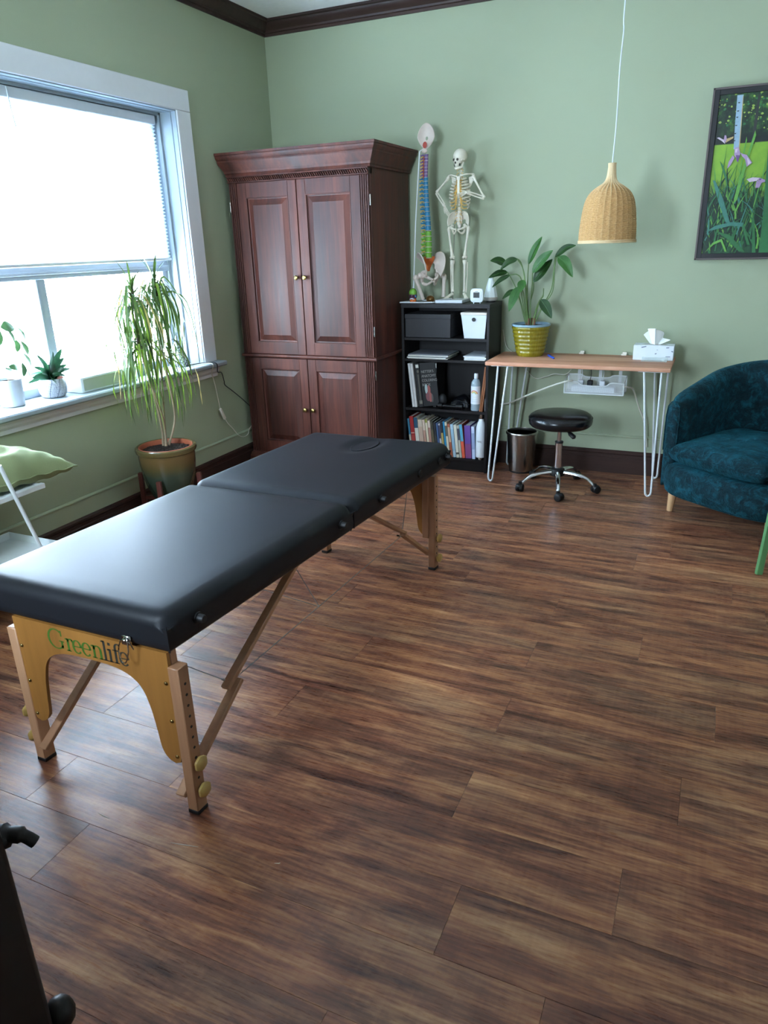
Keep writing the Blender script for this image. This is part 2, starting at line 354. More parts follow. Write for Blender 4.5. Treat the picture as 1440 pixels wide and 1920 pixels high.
    def grid(s, P, nu, nv):
        vs = [P(i/nu, j/nv) for j in range(nv+1) for i in range(nu+1)]
        fs = [(j*(nu+1)+i, j*(nu+1)+i+1, (j+1)*(nu+1)+i+1, (j+1)*(nu+1)+i) for j in range(nv) for i in range(nu)]
        return s.add(vs, fs)
    def build(s, name, mats, parent=None, local=False, smooth=True, ang=38, loc=None, fix=False):
        me = bpy.data.meshes.new(name)
        off = Vector((0, 0, 0))
        if parent is not None and not local:
            q = parent
            while q is not None: off += Vector(q.location); q = q.parent
        if loc is not None: off += Vector(loc)
        me.from_pydata([tuple(Vector(p)-off) for p in s.v], [], s.f)
        for m in (mats if isinstance(mats, (list, tuple)) else [mats]): me.materials.append(m)
        me.polygons.foreach_set('material_index', s.mi)
        bm = bmesh.new(); bm.from_mesh(me); bmesh.ops.recalc_face_normals(bm, faces=bm.faces[:]); bm.to_mesh(me); bm.free()
        if smooth:
            me.polygons.foreach_set('use_smooth', [True]*len(me.polygons)); me.set_sharp_from_angle(angle=math.radians(ang))
        o = bpy.data.objects.new(name, me); COL.objects.link(o)
        if parent is not None: o.parent = parent
        if loc is not None: o.location = loc
        return o
def bez(pts, n=8):
    """smooth path through points (Catmull-Rom)"""
    P = [Vector(p) for p in pts]; P = [P[0]*2-P[1]]+P+[P[-1]*2-P[-2]]; out = []
    for i in range(1, len(P)-2):
        for k in range(n):
            t = k/n; a, b, c, d = P[i-1:i+3]
            out.append(.5*((2*b)+(c-a)*t+(2*a-5*b+4*c-d)*t*t+(3*b-a-3*c+d)*t**3))
    return out+[P[-2]]
def struct(name, mb, mats, parent=None, **kw):
    o = mb.build(name, mats, parent, **kw)
    if parent is None: o['kind'] = 'structure'
    return o

# ------------------------------------------------------------------ room shell
XR, YF, ZC, WT = 4.7, -5.30, 2.905, .26
WY0, WY1, WZ0, WZ1 = -3.07, -1.05, .79, 2.255           # left window opening
fl = struct('floor', MB().box(-.3, XR+.2, YF-.2, .2, -.12, -.012), M['joint'])
PW, PL = .203, 1.275
known = {0: 1.582, 1: 2.605, 2: 1.69, 3: 1.235, 4: 3.083, 5: 1.245, 6: .62, 7: 2.52, 8: .35, 9: 2.53, 10: .8, 11: 1.95}
random.seed(4)
for k in range(-7, 21):
    y0 = -3.99+PW*k; y1 = min(y0+PW, 0.0); y0 = max(y0, YF)
    if y1-y0 < .01: continue
    j = known.get(k, random.uniform(0, PL)); xs = [0.0]+[x for x in (j+PL*q for q in range(-5, 6)) if .04 < x < XR-.04]+[XR]
    for a, b in zip(xs, xs[1:]):
        g = .0002; L = (b-a)/2; hw = (y1-y0)/2; m = MB()
        m.rings([[(-L+g, -hw+g, -.012), (L-g, -hw+g, -.012), (L-g, hw-g, -.012), (-L+g, hw-g, -.012)],
                 [(-L+g, -hw+g, -.0006), (L-g, -hw+g, -.0006), (L-g, hw-g, -.0006), (-L+g, hw-g, -.0006)],
                 [(-L+g+.0006, -hw+g+.0006, 0), (L-g-.0006, -hw+g+.0006, 0), (L-g-.0006, hw-g-.0006, 0), (-L+g+.0006, hw-g-.0006, 0)]])
        o = m.build('plank', M['floor'], fl, local=True, smooth=False); o.location = ((a+b)/2, (y0+y1)/2, 0)
        if (k+len(xs)) % 2: o.rotation_euler = (0, 0, 0)
for pts in ([(1.575, -3.747), (1.600, -3.750), (1.619, -3.751)], [(1.839, -3.755), (1.878, -3.747), (1.918, -3.738)], [(2.136, -3.706), (2.148, -3.702), (2.150, -3.699)]):
    m = MB(); m.tube([(x, y, .0002) for x, y in pts], [.0006, .0016, .0006], 5); m.build('scratch', plain('pale_scratch', 'b6a896', .6), fl)
struct('ceiling', MB().box(-.3, XR+.2, YF-.2, .2, ZC, ZC+.1), M['ceiling'])
struct('wall_back', MB().box(-WT, XR+.2, 0, .2, 0, ZC), M['wall'])
w = MB()
w.box(-WT, 0, YF-.2, WY0, 0, ZC); w.box(-WT, 0, WY1, 0, 0, ZC); w.box(-WT, 0, WY0, WY1, 0, WZ0-.03); w.box(-WT, 0, WY0, WY1, WZ1, ZC)
struct('wall_left', w, M['wall'], smooth=False)
struct('wall_right', MB().box(XR, XR+.2, YF-.2, 0, 0, ZC), M['wall_cream'])
w = MB(); FX0, FX1, FZ0, FZ1 = .75, 1.55, 1.25, 2.3           # window in the wall behind the camera
DX0, DX1 = 2.02, 2.92
w.box(0, FX0, YF-.2, YF, 0, ZC); w.box(FX0, FX1, YF-.2, YF, 0, FZ0); w.box(FX0, FX1, YF-.2, YF, FZ1, ZC); w.box(FX1, DX0, YF-.2, YF, 0, ZC)
w.box(DX0, DX1, YF-.2, YF, 2.1, ZC); w.box(DX1, XR, YF-.2, YF, 0, ZC)
struct('wall_front', w, M['wall_cream'], smooth=False)
# a closed hallway stub behind the doorway
h = MB(); h.box(DX0-.3, DX1+.3, -6.9, -6.8, 0, 2.4); h.box(DX0-.4, DX0-.3, -6.9, YF-.2, 0, 2.4); h.box(DX1+.3, DX1+.4, -6.9, YF-.2, 0, 2.4); h.box(DX0-.4, DX1+.4, -6.9, YF-.2, 2.4, 2.5); h.box(DX0-.4, DX1+.4, -6.9, YF-.2, -.1, 0)
struct('wall_hallway', h, M['wall'], smooth=False)

def run(prof, x0, y0, x1, y1, nx, ny, m0=0, m1=0):
    """profile (offset from wall, z) swept along a wall; m0/m1 = mitre at the ends"""
    L = math.hypot(x1-x0, y1-y0); dx, dy = (x1-x0)/L, (y1-y0)/L; mb = MB()
    a = [(x0+nx*o+dx*o*m0, y0+ny*o+dy*o*m0, z) for o, z in prof]; b = [(x1+nx*o-dx*o*m1, y1+ny*o-dy*o*m1, z) for o, z in prof]
    return mb.rings([a, b])
crown = [(0, 2.822), (.012, 2.822), (.014, 2.836), (.024, 2.840), (.028, 2.850), (.05, 2.862), (.066, 2.880), (.070, 2.888), (.084, 2.892), (.086, ZC), (0, ZC)]
struct('trim_1', run(crown, 0, 0, XR, 0, 0, -1, 1, 0), M['dark_trim'], ang=25)
struct('trim_2', run(crown, 0, 0, 0, YF, 1, 0, 1, 0), M['dark_trim'], ang=25)
base = [(0, 0), (.020, 0), (.020, .105), (.016, .110), (.016, .128), (.021, .134), (.021, .146), (.012, .157), (0, .157)]
struct('baseboard_back', run(base, 0, 0, XR, 0, 0, -1, 1, 0), M['dark_trim'], ang=25)
struct('baseboard_left', run(base, 0, 0, 0, YF, 1, 0, 1, 0), M['dark_trim'], ang=25)
band = [(0, .157), (.010, .157), (.010, .246), (.016, .250), (.016, .256), (.006, .262), (0, .262)]
struct('trim_3', run(band, 0, 0, XR, 0, 0, -1, 1, 0), M['board'], ang=25)
struct('trim_4', run(band, 0, 0, 0, YF, 1, 0, 1, 0), M['board'], ang=25)
for nm, (y0, y1) in (('baseboard_right', (0, YF)),): struct(nm, run(base, XR, y0, XR, y1, -1, 0), M['dark_trim'])

# ------------------------------------------------------------------ left window
wn = bpy.data.objects.new('window_1', None); COL.objects.link(wn); wn.location = (0, -2.06, WZ0); wn['kind'] = 'structure'
CW = .122
m = MB(); m.box(0, .022, WY1, WY1+CW, WZ0+.01, WZ1, .003); m.box(0, .022, WY0-CW, WY0, WZ0+.01, WZ1, .003); m.box(0, .022, WY0-CW, WY1+CW, WZ1, WZ1+.115, .003)
m.build('casing', M['white_trim'], wn)
m = MB()                                                   # jamb lining with its stop beads
for a, b in ((WY1-.006, WY1), (WY0, WY0+.006)): m.box(-.255, .012, a, b, WZ0, WZ1)
m.box(-.255, .012, WY0, WY1, WZ1-.006, WZ1)
for x0, x1, d in ((-.125, -.100, .022), (-.205, -.155, .034), (-.03, -.02, .010)):
    m.box(x0, x1, WY1-d, WY1, WZ0, WZ1, .002); m.box(x0, x1, WY0, WY0+d, WZ0, WZ1, .002); m.box(x0, x1, WY0, WY1, WZ1-d, WZ1, .002)
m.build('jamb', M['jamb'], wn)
m = MB(); m.box(-.255, .045, WY0, WY1, WZ0-.03, WZ0+.008, .003)
m.prism([(0.0, WZ0-.022), (.072, WZ0-.022), (.080, WZ0-.014), (.080, WZ0+.002), (.074, WZ0+.009), (0, WZ0+.009)], 1, WY0-CW-.03, WY1+CW+.03)
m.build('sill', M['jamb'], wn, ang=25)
m = MB(); m.prism([(0, WZ0-.09), (.014, WZ0-.09), (.016, WZ0-.07), (.03, WZ0-.055), (.034, WZ0-.04), (.052, WZ0-.022), (0, WZ0-.022)], 1, WY0-CW, WY1+CW)
m.build('apron', M['white_trim'], wn, ang=25)
m = MB(); SX0, SX1 = -.215, -.170                            # upper sash frame and the heavy meeting rail
m.box(SX0, SX1, WY0+.03, WY0+.075, WZ0+.04, WZ1-.03); m.box(SX0, SX1, WY1-.075, WY1-.03, WZ0+.04, WZ1-.03); m.box(SX0, SX1, WY0+.03, WY1-.03, WZ1-.08, WZ1-.03)
m.box(SX0, SX1+.012, WY0+.03, WY1-.03, 1.372, 1.445, .004); m.box(SX0, SX1+.020, WY0+.03, WY1-.03, 1.395, 1.410, .002)
m.box(SX0, SX1+.004, WY0+.03, WY1-.03, WZ0+.008, WZ0+.055, .003)
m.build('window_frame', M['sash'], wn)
m = MB(); m.box(SX0+.01, SX1+.002, -2.085, -2.035, WZ0+.05, 1.375, .004); m.box(SX1-.004, SX1+.008, -2.100, -2.085, WZ0+.05, 1.375, .003); m.box(SX0+.005, SX1-.02, -2.035, -2.022, WZ0+.05, 1.375, .003)
m.build('mullion', M['sash'], wn)
for a, b in ((WY0+.07, -2.095), (-2.027, WY1-.07)): MB().box(-.198, -.194, a, b, WZ0+.05, 1.38).build('pane', M['film'], wn, smooth=False)
MB().box(-.198, -.194, WY0+.07, WY1-.07, 1.44, WZ1-.07).build('pane', M['glass'], wn, smooth=False)
# pleated shade
sh = MB(); n = 38; zt, zb = WZ1-.075, 1.452; ya, yb = WY0+.05, WY1-.052; vs = []; fs = []
for i in range(n*2+1):
    z = zt+(zb-zt)*i/(n*2); x = -.118+(.010 if i % 2 else -.010); vs += [(x, ya, z), (x, yb, z)]
for i in range(n*2): fs.append((2*i, 2*i+1, 2*i+3, 2*i+2))
sh.add(vs, fs)
vs2 = [(-.118-(x+.118)-.022, y, z) for x, y, z in vs]
sh.add(vs2, fs)
o = sh.build('shade_fabric', M['shade'], wn, smooth=False)
MB().box(-.150, -.100, ya, yb, zt, zt+.05, .004).build('shade_headrail', M['white_trim'], wn)
MB().box(-.146, -.104, ya, yb, zb-.016, zb, .003).build('shade_bottom_rail', M['white_trim'], wn)
m = MB(); m.tube(bez([(-.095, -2.12, WZ1-.03), (-.09, -2.118, WZ1-.12), (-.094, -2.105, WZ1-.2)], 6), .003, 6); m.build('shade_cord', M['white'], wn)
# posts of the porch outside
for y in (-2.55, -1.78):
    MB().box(-.80, -.70, y-.05, y+.05, -.4, 2.6).build('porch_post', plain('grey_porch_paint', '8d9296', .7), wn, smooth=False)
# window behind the camera, its daylight fills the room
w2 = bpy.data.objects.new('window_2', None); COL.objects.link(w2); w2.location = (1.15, YF, FZ0); w2['kind'] = 'structure'
m = MB(); m.box(FX0-.1, FX0, YF, YF+.02, FZ0-.1, FZ1+.1); m.box(FX1, FX1+.1, YF, YF+.02, FZ0-.1, FZ1+.1); m.box(FX0, FX1, YF, YF+.02, FZ1, FZ1+.1); m.box(FX0, FX1, YF, YF+.05, FZ0-.05, FZ0)
m.box(FX0, FX1, YF-.12, YF-.08, 1.75, 1.80); m.build('window_frame', M['white_trim'], w2)
MB().box(FX0, FX1, YF-.104, YF-.1, FZ0, FZ1).build('pane', M['glass'], w2, smooth=False)

# ------------------------------------------------------------------ door at the near left
dd = Vector((-.52, -.85, 0)).normalized(); dn = Vector((dd.y, -dd.x, 0)); E0 = Vector((2.452, -4.545, 0))
dr = bpy.data.objects.new('door_1', None); COL.objects.link(dr); dr.location = E0; dr['kind'] = 'structure'
mx = Matrix((dd, dn, Vector((0, 0, 1)))).transposed().to_4x4(); mx.translation = E0
m = MB(); m.box(0, .80, -.02, .02, .012, 2.05, .003, 1, mx)
for z0, z1 in ((.2, .95), (1.1, 1.9)):
    for s in (-1, 1): m.box(.12, .68, s*.02-.006, s*.02+.006, z0, z1, .004, 1, mx)
m.build('door_leaf', M['darkwood'], dr)
EX = Vector((.57, .33, 0)); SD = Vector((.86, .51, 0)).normalized()
def LP(s, z, t=0): p = E0+SD*s+Vector((0, 0, z))-dd*t; return (p.x, p.y, p.z)
m = MB(); m.tube(bez([LP(-.03, .968), LP(-.008, .976), LP(.008, .981), LP(.020, .978), LP(.029, .969)], 5), [.017]*5+[.012]*5+[.008]*5+[.006]*5+[.006], 10); m.build('door_handle', M['iron'], dr)
m = MB(); m.ell(LP(.010, .735), (.016, .016, .020), 12, 8); m.cyl(LP(-.02, .73), LP(.008, .735), .010, .010, 10); m.build('door_knob', M['iron'], dr)

# ------------------------------------------------------------------ massage table
def hpos(f, a, b): return tuple(a[i]+(b[i]-a[i])*f for i in range(3))
TZ = math.radians(-3.75)
tb = thing('massage_table', 'portable black vinyl massage table on wooden folding legs in the middle of the room', 'massage table', (1.478, -3.652, 0), 0)
PWX = .362; ZB, ZT = .525, .635; YM, YE = .935, 1.820
def pad(x0, x1, y0, y1, hole=None):
    r = .042
    def axis(a, b, n):
        e = [0, .002, .006, .012, .020, .030, .042]; mid = [a+r+(b-a-2*r)*i/n for i in range(1, n)]
        return [a+t for t in e]+mid+[b-t for t in reversed(e)]
    X = axis(x0, x1, 40 if hole else 14); Y = axis(y0, y1, 48 if hole else 16); m = MB()
    def H(x, y):
        d = min(x-x0, x1-x, y-y0, y1-y); z = ZT
        dx = max(0, r-(min(x-x0, x1-x))); dy = max(0, r-(min(y-y0, y1-y))); q = math.hypot(dx, dy)
        if q > 0: z = ZT-r*.95+math.sqrt(max(0, r*r-min(q, r)**2))*.95
        z += .005*math.sin(PI*(x-x0)/(x1-x0))*math.sin(PI*(y-y0)/(y1-y0))**.5
        if hole:
            e = math.hypot((x-hole[0])/hole[2], (y-hole[1])/hole[3])
            if e < 1.9: z -= .013*max(0, math.cos(min(1, abs(e-.55)/1.3)*PI/2))**1.5
        return z
    nx, ny = len(X), len(Y)
    vs = [(x, y, H(x, y)) for y in Y for x in X]; fs = [(j*nx+i, j*nx+i+1, (j+1)*nx+i+1, (j+1)*nx+i) for j in range(ny-1) for i in range(nx-1)]
    loop = [(i) for i in range(nx)]+[j*nx+nx-1 for j in range(1, ny)]+[(ny-1)*nx+i for i in range(nx-2, -1, -1)]+[j*nx for j in range(ny-2, 0, -1)]
    n = len(vs); L = len(loop)
    cx, cy = (x0+x1)/2, (y0+y1)/2
    for zz, inn in ((ZT-.055, -.003), (ZB+.030, -.001), (ZB+.010, .003), (ZB, .012)):
        for q in loop:
            x, y, _ = vs[q]; vs.append((x-math.copysign(inn, x-cx)*(1 if abs(abs(x-cx)-(x1-x0)/2) < .005 else 0), y-math.copysign(inn, y-cy)*(1 if abs(abs(y-cy)-(y1-y0)/2) < .005 else 0), zz))
    for k in range(L): fs.append((loop[k], loop[(k+1) % L], n+(k+1) % L, n+k))
    for t in range(3):
        for k in range(L): fs.append((n+t*L+k, n+t*L+(k+1) % L, n+(t+1)*L+(k+1) % L, n+(t+1)*L+k))
    fs.append(tuple(n+3*L+k for k in range(L)))
    return m.add(vs, fs)
pad(-PWX, PWX, 0, YM-.002).build('cushion', M['vinyl'], tb, local=True, ang=60)
HX, HY = .015, 1.652
pad(-PWX, PWX, YM+.002, YE, (HX, HY, .052, .098)).build('cushion', M['vinyl'], tb, local=True, ang=60)
m = MB(); el = lambda a, b, z: [(HX+a*math.cos(2*PI*k/36), HY+b*math.sin(2*PI*k/36), z) for k in range(36)]
m.rings([el(.050, .096, ZT-.016), el(.0535, .0995, ZT-.008), el(.0525, .0985, ZT-.003), el(.050, .096, ZT-.002), el(.046, .092, ZT-.0035), el(.030, .07, ZT-.004)])
tag(m.build('face_hole_plug', M['vinyl'], tb, local=True), 'oval black plug in the face hole')
for sx in (-1, 1):
    m = MB(); m.tube([(sx*(PWX-.0005), .0005, ZB+.006), (sx*(PWX-.0005), .0005, ZT-.028)], .0016, 6); m.build('seam', M['vinyl'], tb, local=True)
def gromm(y, proud):
    m = MB(); x = PWX
    m.cyl((x-.002, y, .578), (x+.004, y, .578), .017, .016, 18)
    if proud: m.tube([(x+.002, y, .578), (x+.014, y, .578), (x+.022, y, .578)], [.0125, .0125, .010], 16)
    else: m.tube([(x+.003, y, .578), (x+.0055, y, .578)], [.010, .008], 14)
    m.build('socket', M['rubber'], tb, local=True)
for y, p in ((.112, 1), (.845, 1), (1.14, 1), (1.487, 0), (1.69, 0), (1.765, 1)): gromm(y, p)
# wooden frame under the vinyl
m = MB()
for sx in (-1, 1):
    m.box(sx*.25-.012, sx*.25+.012, .05, YE-.08, ZB-.028, ZB+.002)
m.box(-.25, .25, .918, .952, ZB-.028, ZB+.002); m.build('frame_rail', M['beech'], tb, local=True)
def arch(name, y, th, s, cx):
    """plywood end panel with its curved opening"""
    R = [(.281, .519), (.281, .205), (.274, .170), (.256, .162), (.234, .172), (.216, .20), (.208, .258), (.198, .325), (.178, .385), (.142, .418), (.085, .434), (0, .438)]
    # smooth
    pts = [(x, z) for x, z in R]
    prof = [(p.x, p.y) for p in bez([(a, b, 0) for a, b in pts[3:]], 5)]
    poly = pts[:3]+prof+[(-x, z) for x, z in reversed(prof[:-1])]+[(-x, z) for x, z in reversed(pts[:3])]
    poly = [(cx+a, b) for a, b in poly]; m = MB(); n = len(poly)
    # build as strips between outline and a mirrored top line so the face triangulates well
    m.prism(poly, 1, y-th/2, y+th/2)
    return m.build(name, M['ply'], tb, local=True)
KN = MB()
def legset(y, s, cx):
    """s=+1: panel faces the near end (-y), braces run inwards (+y)"""
    arch('end_panel', y-s*.012, .010, s, cx)
    for sx in (-1, 1):
        xi = cx+sx*.266
        m = MB(); m.box(xi-.016, xi+.016, y-.005-(.0 if s > 0 else .018), y+.018-(.0 if s > 0 else .005)-.0, .165, ZB-.004, .002); m.build('leg_post', M['beech'], tb, local=True)
        xo = cx+sx*.2955
        leg = MB(); leg.box(xo-.0175, xo+.0175, y-.020, y+.020, .012, .478, .0025)
        lo = leg.build('leg', M['beech'], tb, local=True)
        MB().box(xo-.018, xo+.018, y-.021, y+.021, 0, .014, .002).build('rubber_foot', M['rubber'], lo, local=True)
        for q in range(11):
            z = .425-.034*q
            hm = MB(); hm.cyl((xo+sx*.0172, y, z), (xo+sx*.0182, y, z), .0042, .0042, 10); hm.build('peg_hole', M['black'], lo, local=True)
        for z in ((.172, .082) if s > 0 else (.165, .062)):
            k = MB(); k.lathe([(.004, -.008), (.008, -.006), (.018, 0), (.022, .004), (.022, .010), (.016, .015), (.004, .016)], (0, 0, 0), 24, wob=lambda a, zz: 1+.05*math.cos(6*a))
            mxk = Matrix.Translation((xo+sx*.026, y, z)) @ Matrix.Rotation(sx*PI/2, 4, 'Y'); k.v = [tuple(mxk @ Vector(p)) for p in k.v]
            k.build('knob', M['knobwood'], lo, local=True)
        # folding brace: two battens pinned together
        A = (xo-sx*.03, y-s*.028, .060); B = (xo-sx*.03, y+s*.245, .262); B2 = (xo-sx*.045, y+s*.20, .262); C = (xo-sx*.045, y+s*.62, ZB-.01)
        b1 = MB(); b1.bar(A, hpos(1.06, A, B), .016, .030, (1, 0, 0), .002); b1.build('brace', M['beech'], tb, local=True)
        b2 = MB(); b2.bar((C[0], B[1]-s*.03, B[2]+.0), C, .016, .028, (1, 0, 0), .002); b2.build('brace', M['beech'], tb, local=True)
        pn = MB(); pn.cyl((B[0]+sx*.012, B[1], B[2]-.005), (B2[0]-sx*.02, B[1], B[2]-.005), .0045, .0045, 10); pn.build('brace_pin', M['steel'], tb, local=True)
    for sx in (-1, 1):
        for z in (.425, .305, .188): MB().ell((cx+sx*.266, y-s*.019, z), (.0055, .003, .0055), 10, 6).build('screw', M['brass'], tb, local=True)
legset(.027, 1, .057); legset(YE-.040, -1, -.006)
# steel cables
yN, yF2 = .275, YE-.29
cb = MB()
for sx in (-1, 1):
    J = (.05+sx*.25, yN, .262); K = (sx*.25, yF2, .262); G = (sx*.22, (yN+yF2)/2-.30, .262)
    cb.tube([J, K], .0016, 6); cb.tube([J, (.05+sx*.18, .05, .48)], .0016, 6); cb.tube([K, (sx*.18, YE-.06, .48)], .0016, 6)
    mid = hpos(.42, J, K); cb.tube([mid, (.02, .90, ZB-.01)], .0014, 6); cb.tube([mid, (.03, mid[1]+.02, .275)], .0014, 6)
    cb.tube([hpos(.02, J, (.05+sx*.18, .05, .48)), hpos(.12, J, (.05+sx*.18, .05, .48))], [.0045, .003], 8)
cb.build('tension_cable', M['cable'], tb, local=True)
# case latch on the near edge
m = MB(); m.box(.208, .238, -.006, 0, ZB+.002, ZB+.030, .002); m.box(.214, .232, -.014, -.006, ZB+.006, ZB+.024, .003)
m.tube(bez([(.212, -.012, ZB+.020), (.206, -.018, ZB-.01), (.214, -.022, ZB-.038), (.228, -.022, ZB-.040), (.238, -.018, ZB-.012), (.236, -.012, ZB+.020)], 5), .0018, 6)
m.tube(bez([(.226, -.012, ZB+.026), (.240, -.014, ZB+.022), (.248, -.008, ZB-.004)], 5), .0018, 6)
m.build('latch', M['chrome'], tb, local=True)
# maker's lettering on the near panel: thick-and-thin serif letters
def glyphs(text, x, z, h, y, cut=9):
    xh = h*.66; ST, TH = h*.13, h*.055; outs = []
    def ribbon(mb, pts, w, closed=False):
        n = len(pts); vs = []; fs = []
        for i, (a, b) in enumerate(pts):
            p = pts[(i-1) % n] if (closed or i) else pts[0]; q = pts[(i+1) % n] if (closed or i < n-1) else pts[-1]
            dx, dz = q[0]-p[0], q[1]-p[1]; L = math.hypot(dx, dz) or 1; nx_, nz_ = -dz/L, dx/L
            ww = w[i] if isinstance(w, list) else w
            vs += [(a-nx_*ww/2, y, b-nz_*ww/2), (a+nx_*ww/2, y, b+nz_*ww/2)]
        for i in range(n if closed else n-1): j = (i+1) % n; fs.append((2*i, 2*i+1, 2*j+1, 2*j))
        mb.add(vs, fs)
    def arc(cx, cz, rx, rz, a0, a1, n=22): return [(cx+rx*math.cos(math.radians(a0+(a1-a0)*i/n)), cz+rz*math.sin(math.radians(a0+(a1-a0)*i/n))) for i in range(n+1)]
    def aw(a0, a1, n=22, thick=ST): return [TH+(thick-TH)*abs(math.cos(math.radians(a0+(a1-a0)*i/n)))**1.3 for i in range(n+1)]
    def stem(mb, xx, z0, z1, foot=True, head=True):
        ribbon(mb, [(xx, z0), (xx, z1)], ST)
        if foot: ribbon(mb, [(xx-ST*1.1, z0+TH/2), (xx+ST*1.1, z0+TH/2)], TH)
        if head: ribbon(mb, [(xx-ST*1.2, z1-TH), (xx, z1-TH/2)], TH*1.4)
    for ch in text:
        mb = MB()
        if ch == 'G':
            r = h*.46; ribbon(mb, arc(x+r, z+h/2, r, h*.5, 50, 325), aw(50, 325)); stem(mb, x+r*1.72, z+h*.06, z+h*.42, False, False); ribbon(mb, [(x+r*1.35, z+h*.42), (x+r*2.05, z+h*.42)], TH); ribbon(mb, [(x+r*1.75, z+h*.68), (x+r*1.75, z+h*.98)], TH*1.5); adv = r*2+h*.12
        elif ch == 'r': stem(mb, x+ST, z, z+xh); ribbon(mb, arc(x+ST+h*.17, z+xh*.72, h*.17, xh*.26, 175, 45, 10), TH*1.4); mb.lathe([(0, 0), (0, 0)], seg=3) if 0 else None; ribbon(mb, [(x+ST+h*.22, z+xh*.84), (x+ST+h*.32, z+xh*.90)], ST*.9); adv = h*.44
        elif ch == 'e': r = h*.23; ribbon(mb, arc(x+r, z+xh/2, r, xh*.5, 0, 320), aw(0, 320)); ribbon(mb, [(x+TH, z+xh*.52), (x+2*r, z+xh*.52)], TH); adv = 2*r+h*.10
        elif ch == 'n': stem(mb, x+ST, z, z+xh); ribbon(mb, arc(x+ST+h*.19, z+xh*.66, h*.19, xh*.32, 175, 0, 12), aw(175, 0, 12)); stem(mb, x+ST+h*.38, z, z+xh*.68, True, False); adv = h*.64
        elif ch == 'l': stem(mb, x+ST, z, z+h*1.02); adv = h*.30
        elif ch == 'i': stem(mb, x+ST, z, z+xh); ribbon(mb, [(x+ST, z+h*.84), (x+ST, z+h*.98)], ST*1.1); adv = h*.30
        elif ch == 'f': stem(mb, x+ST*1.2, z, z+h*.78, True, False); ribbon(mb, arc(x+ST*1.2+h*.16, z+h*.78, h*.16, h*.22, 180, 40, 10), aw(180, 40, 10)); ribbon(mb, [(x-ST*.1, z+xh), (x+h*.34, z+xh)], TH); adv = h*.38
        outs.append(mb); x += adv
    return outs
for i, mb in enumerate(glyphs('Greenlife', -.088, .4475, .062, .0095)):
    o = mb.build('letter', M['green_print'] if i < 5 else M['grey_print'], tb, local=True, smooth=False)

for o in tb.children_recursive:                                  # the two halves stand slightly askew to each other
    for v in o.data.vertices: v.co.x += v.co.y*.0720
# ------------------------------------------------------------------ armoire
ar = thing('armoire', 'tall dark cherry wood armoire with four raised panel doors in the corner', 'armoire', (.54, -.34, 0))
AX0, AX1, AYF = .045, 1.045, -.622
m = MB(); m.box(AX0, AX1, AYF, -.03, .10, 1.93); m.build('body', M['cherry'], ar, smooth=False)
def ring(prof, x0, x1, yf, yb=-.028):
    return MB().rings([[(x0-min(o, .042), yf-o, z), (x1+o, yf-o, z), (x1+o, yb, z), (x0-min(o, .042), yb, z)] for o, z in prof])
ring([(.012, 1.922), (.014, 1.923), (.010, 1.935), (.016, 1.940), (.018, 1.952), (.026, 1.965), (.040, 1.990), (.048, 2.004), (.048, 2.012), (.056, 2.018), (.064, 2.030), (.066, 2.040), (.072, 2.042), (.072, 2.056)], AX0, AX1, -.640).build('crown_moulding', M['cherry'], ar, ang=20)
ring([(.020, 0), (.020, .075), (.014, .085), (.012, .098), (.002, .108)], AX0, AX1, -.640).build('base_moulding', M['cherry'], ar, ang=20)
ring([(.006, .786), (.014, .790), (.016, .797), (.014, .804), (.006, .808)], AX0, AX1, -.636).build('waist_moulding', M['cherry'], ar, ang=20)
m = MB(); m.box(AX0, AX1, -.646, -.60, 1.886, 1.920, .001); m.build('frieze', M['cherry_dark'], ar, smooth=False)
m = MB(); n = 66; L = AX1-AX0
for i in range(n):                                            # rope twist
    x = AX0+L*(i+.5)/n; m.ell((x, -.653, 1.903), (.0048, .008, .016), 8, 6, Matrix.Rotation(-.55, 4, 'Y'))
m.build('rope_moulding', M['cherry'], ar)['kind'] = 'stuff'
m = MB(); m.box(AX0, AX1, -.660, -.64, 1.916, 1.922, .001); m.box(AX0, AX1, -.660, -.64, 1.884, 1.890, .001); m.build('rope_bead', M['cherry'], ar, smooth=False)
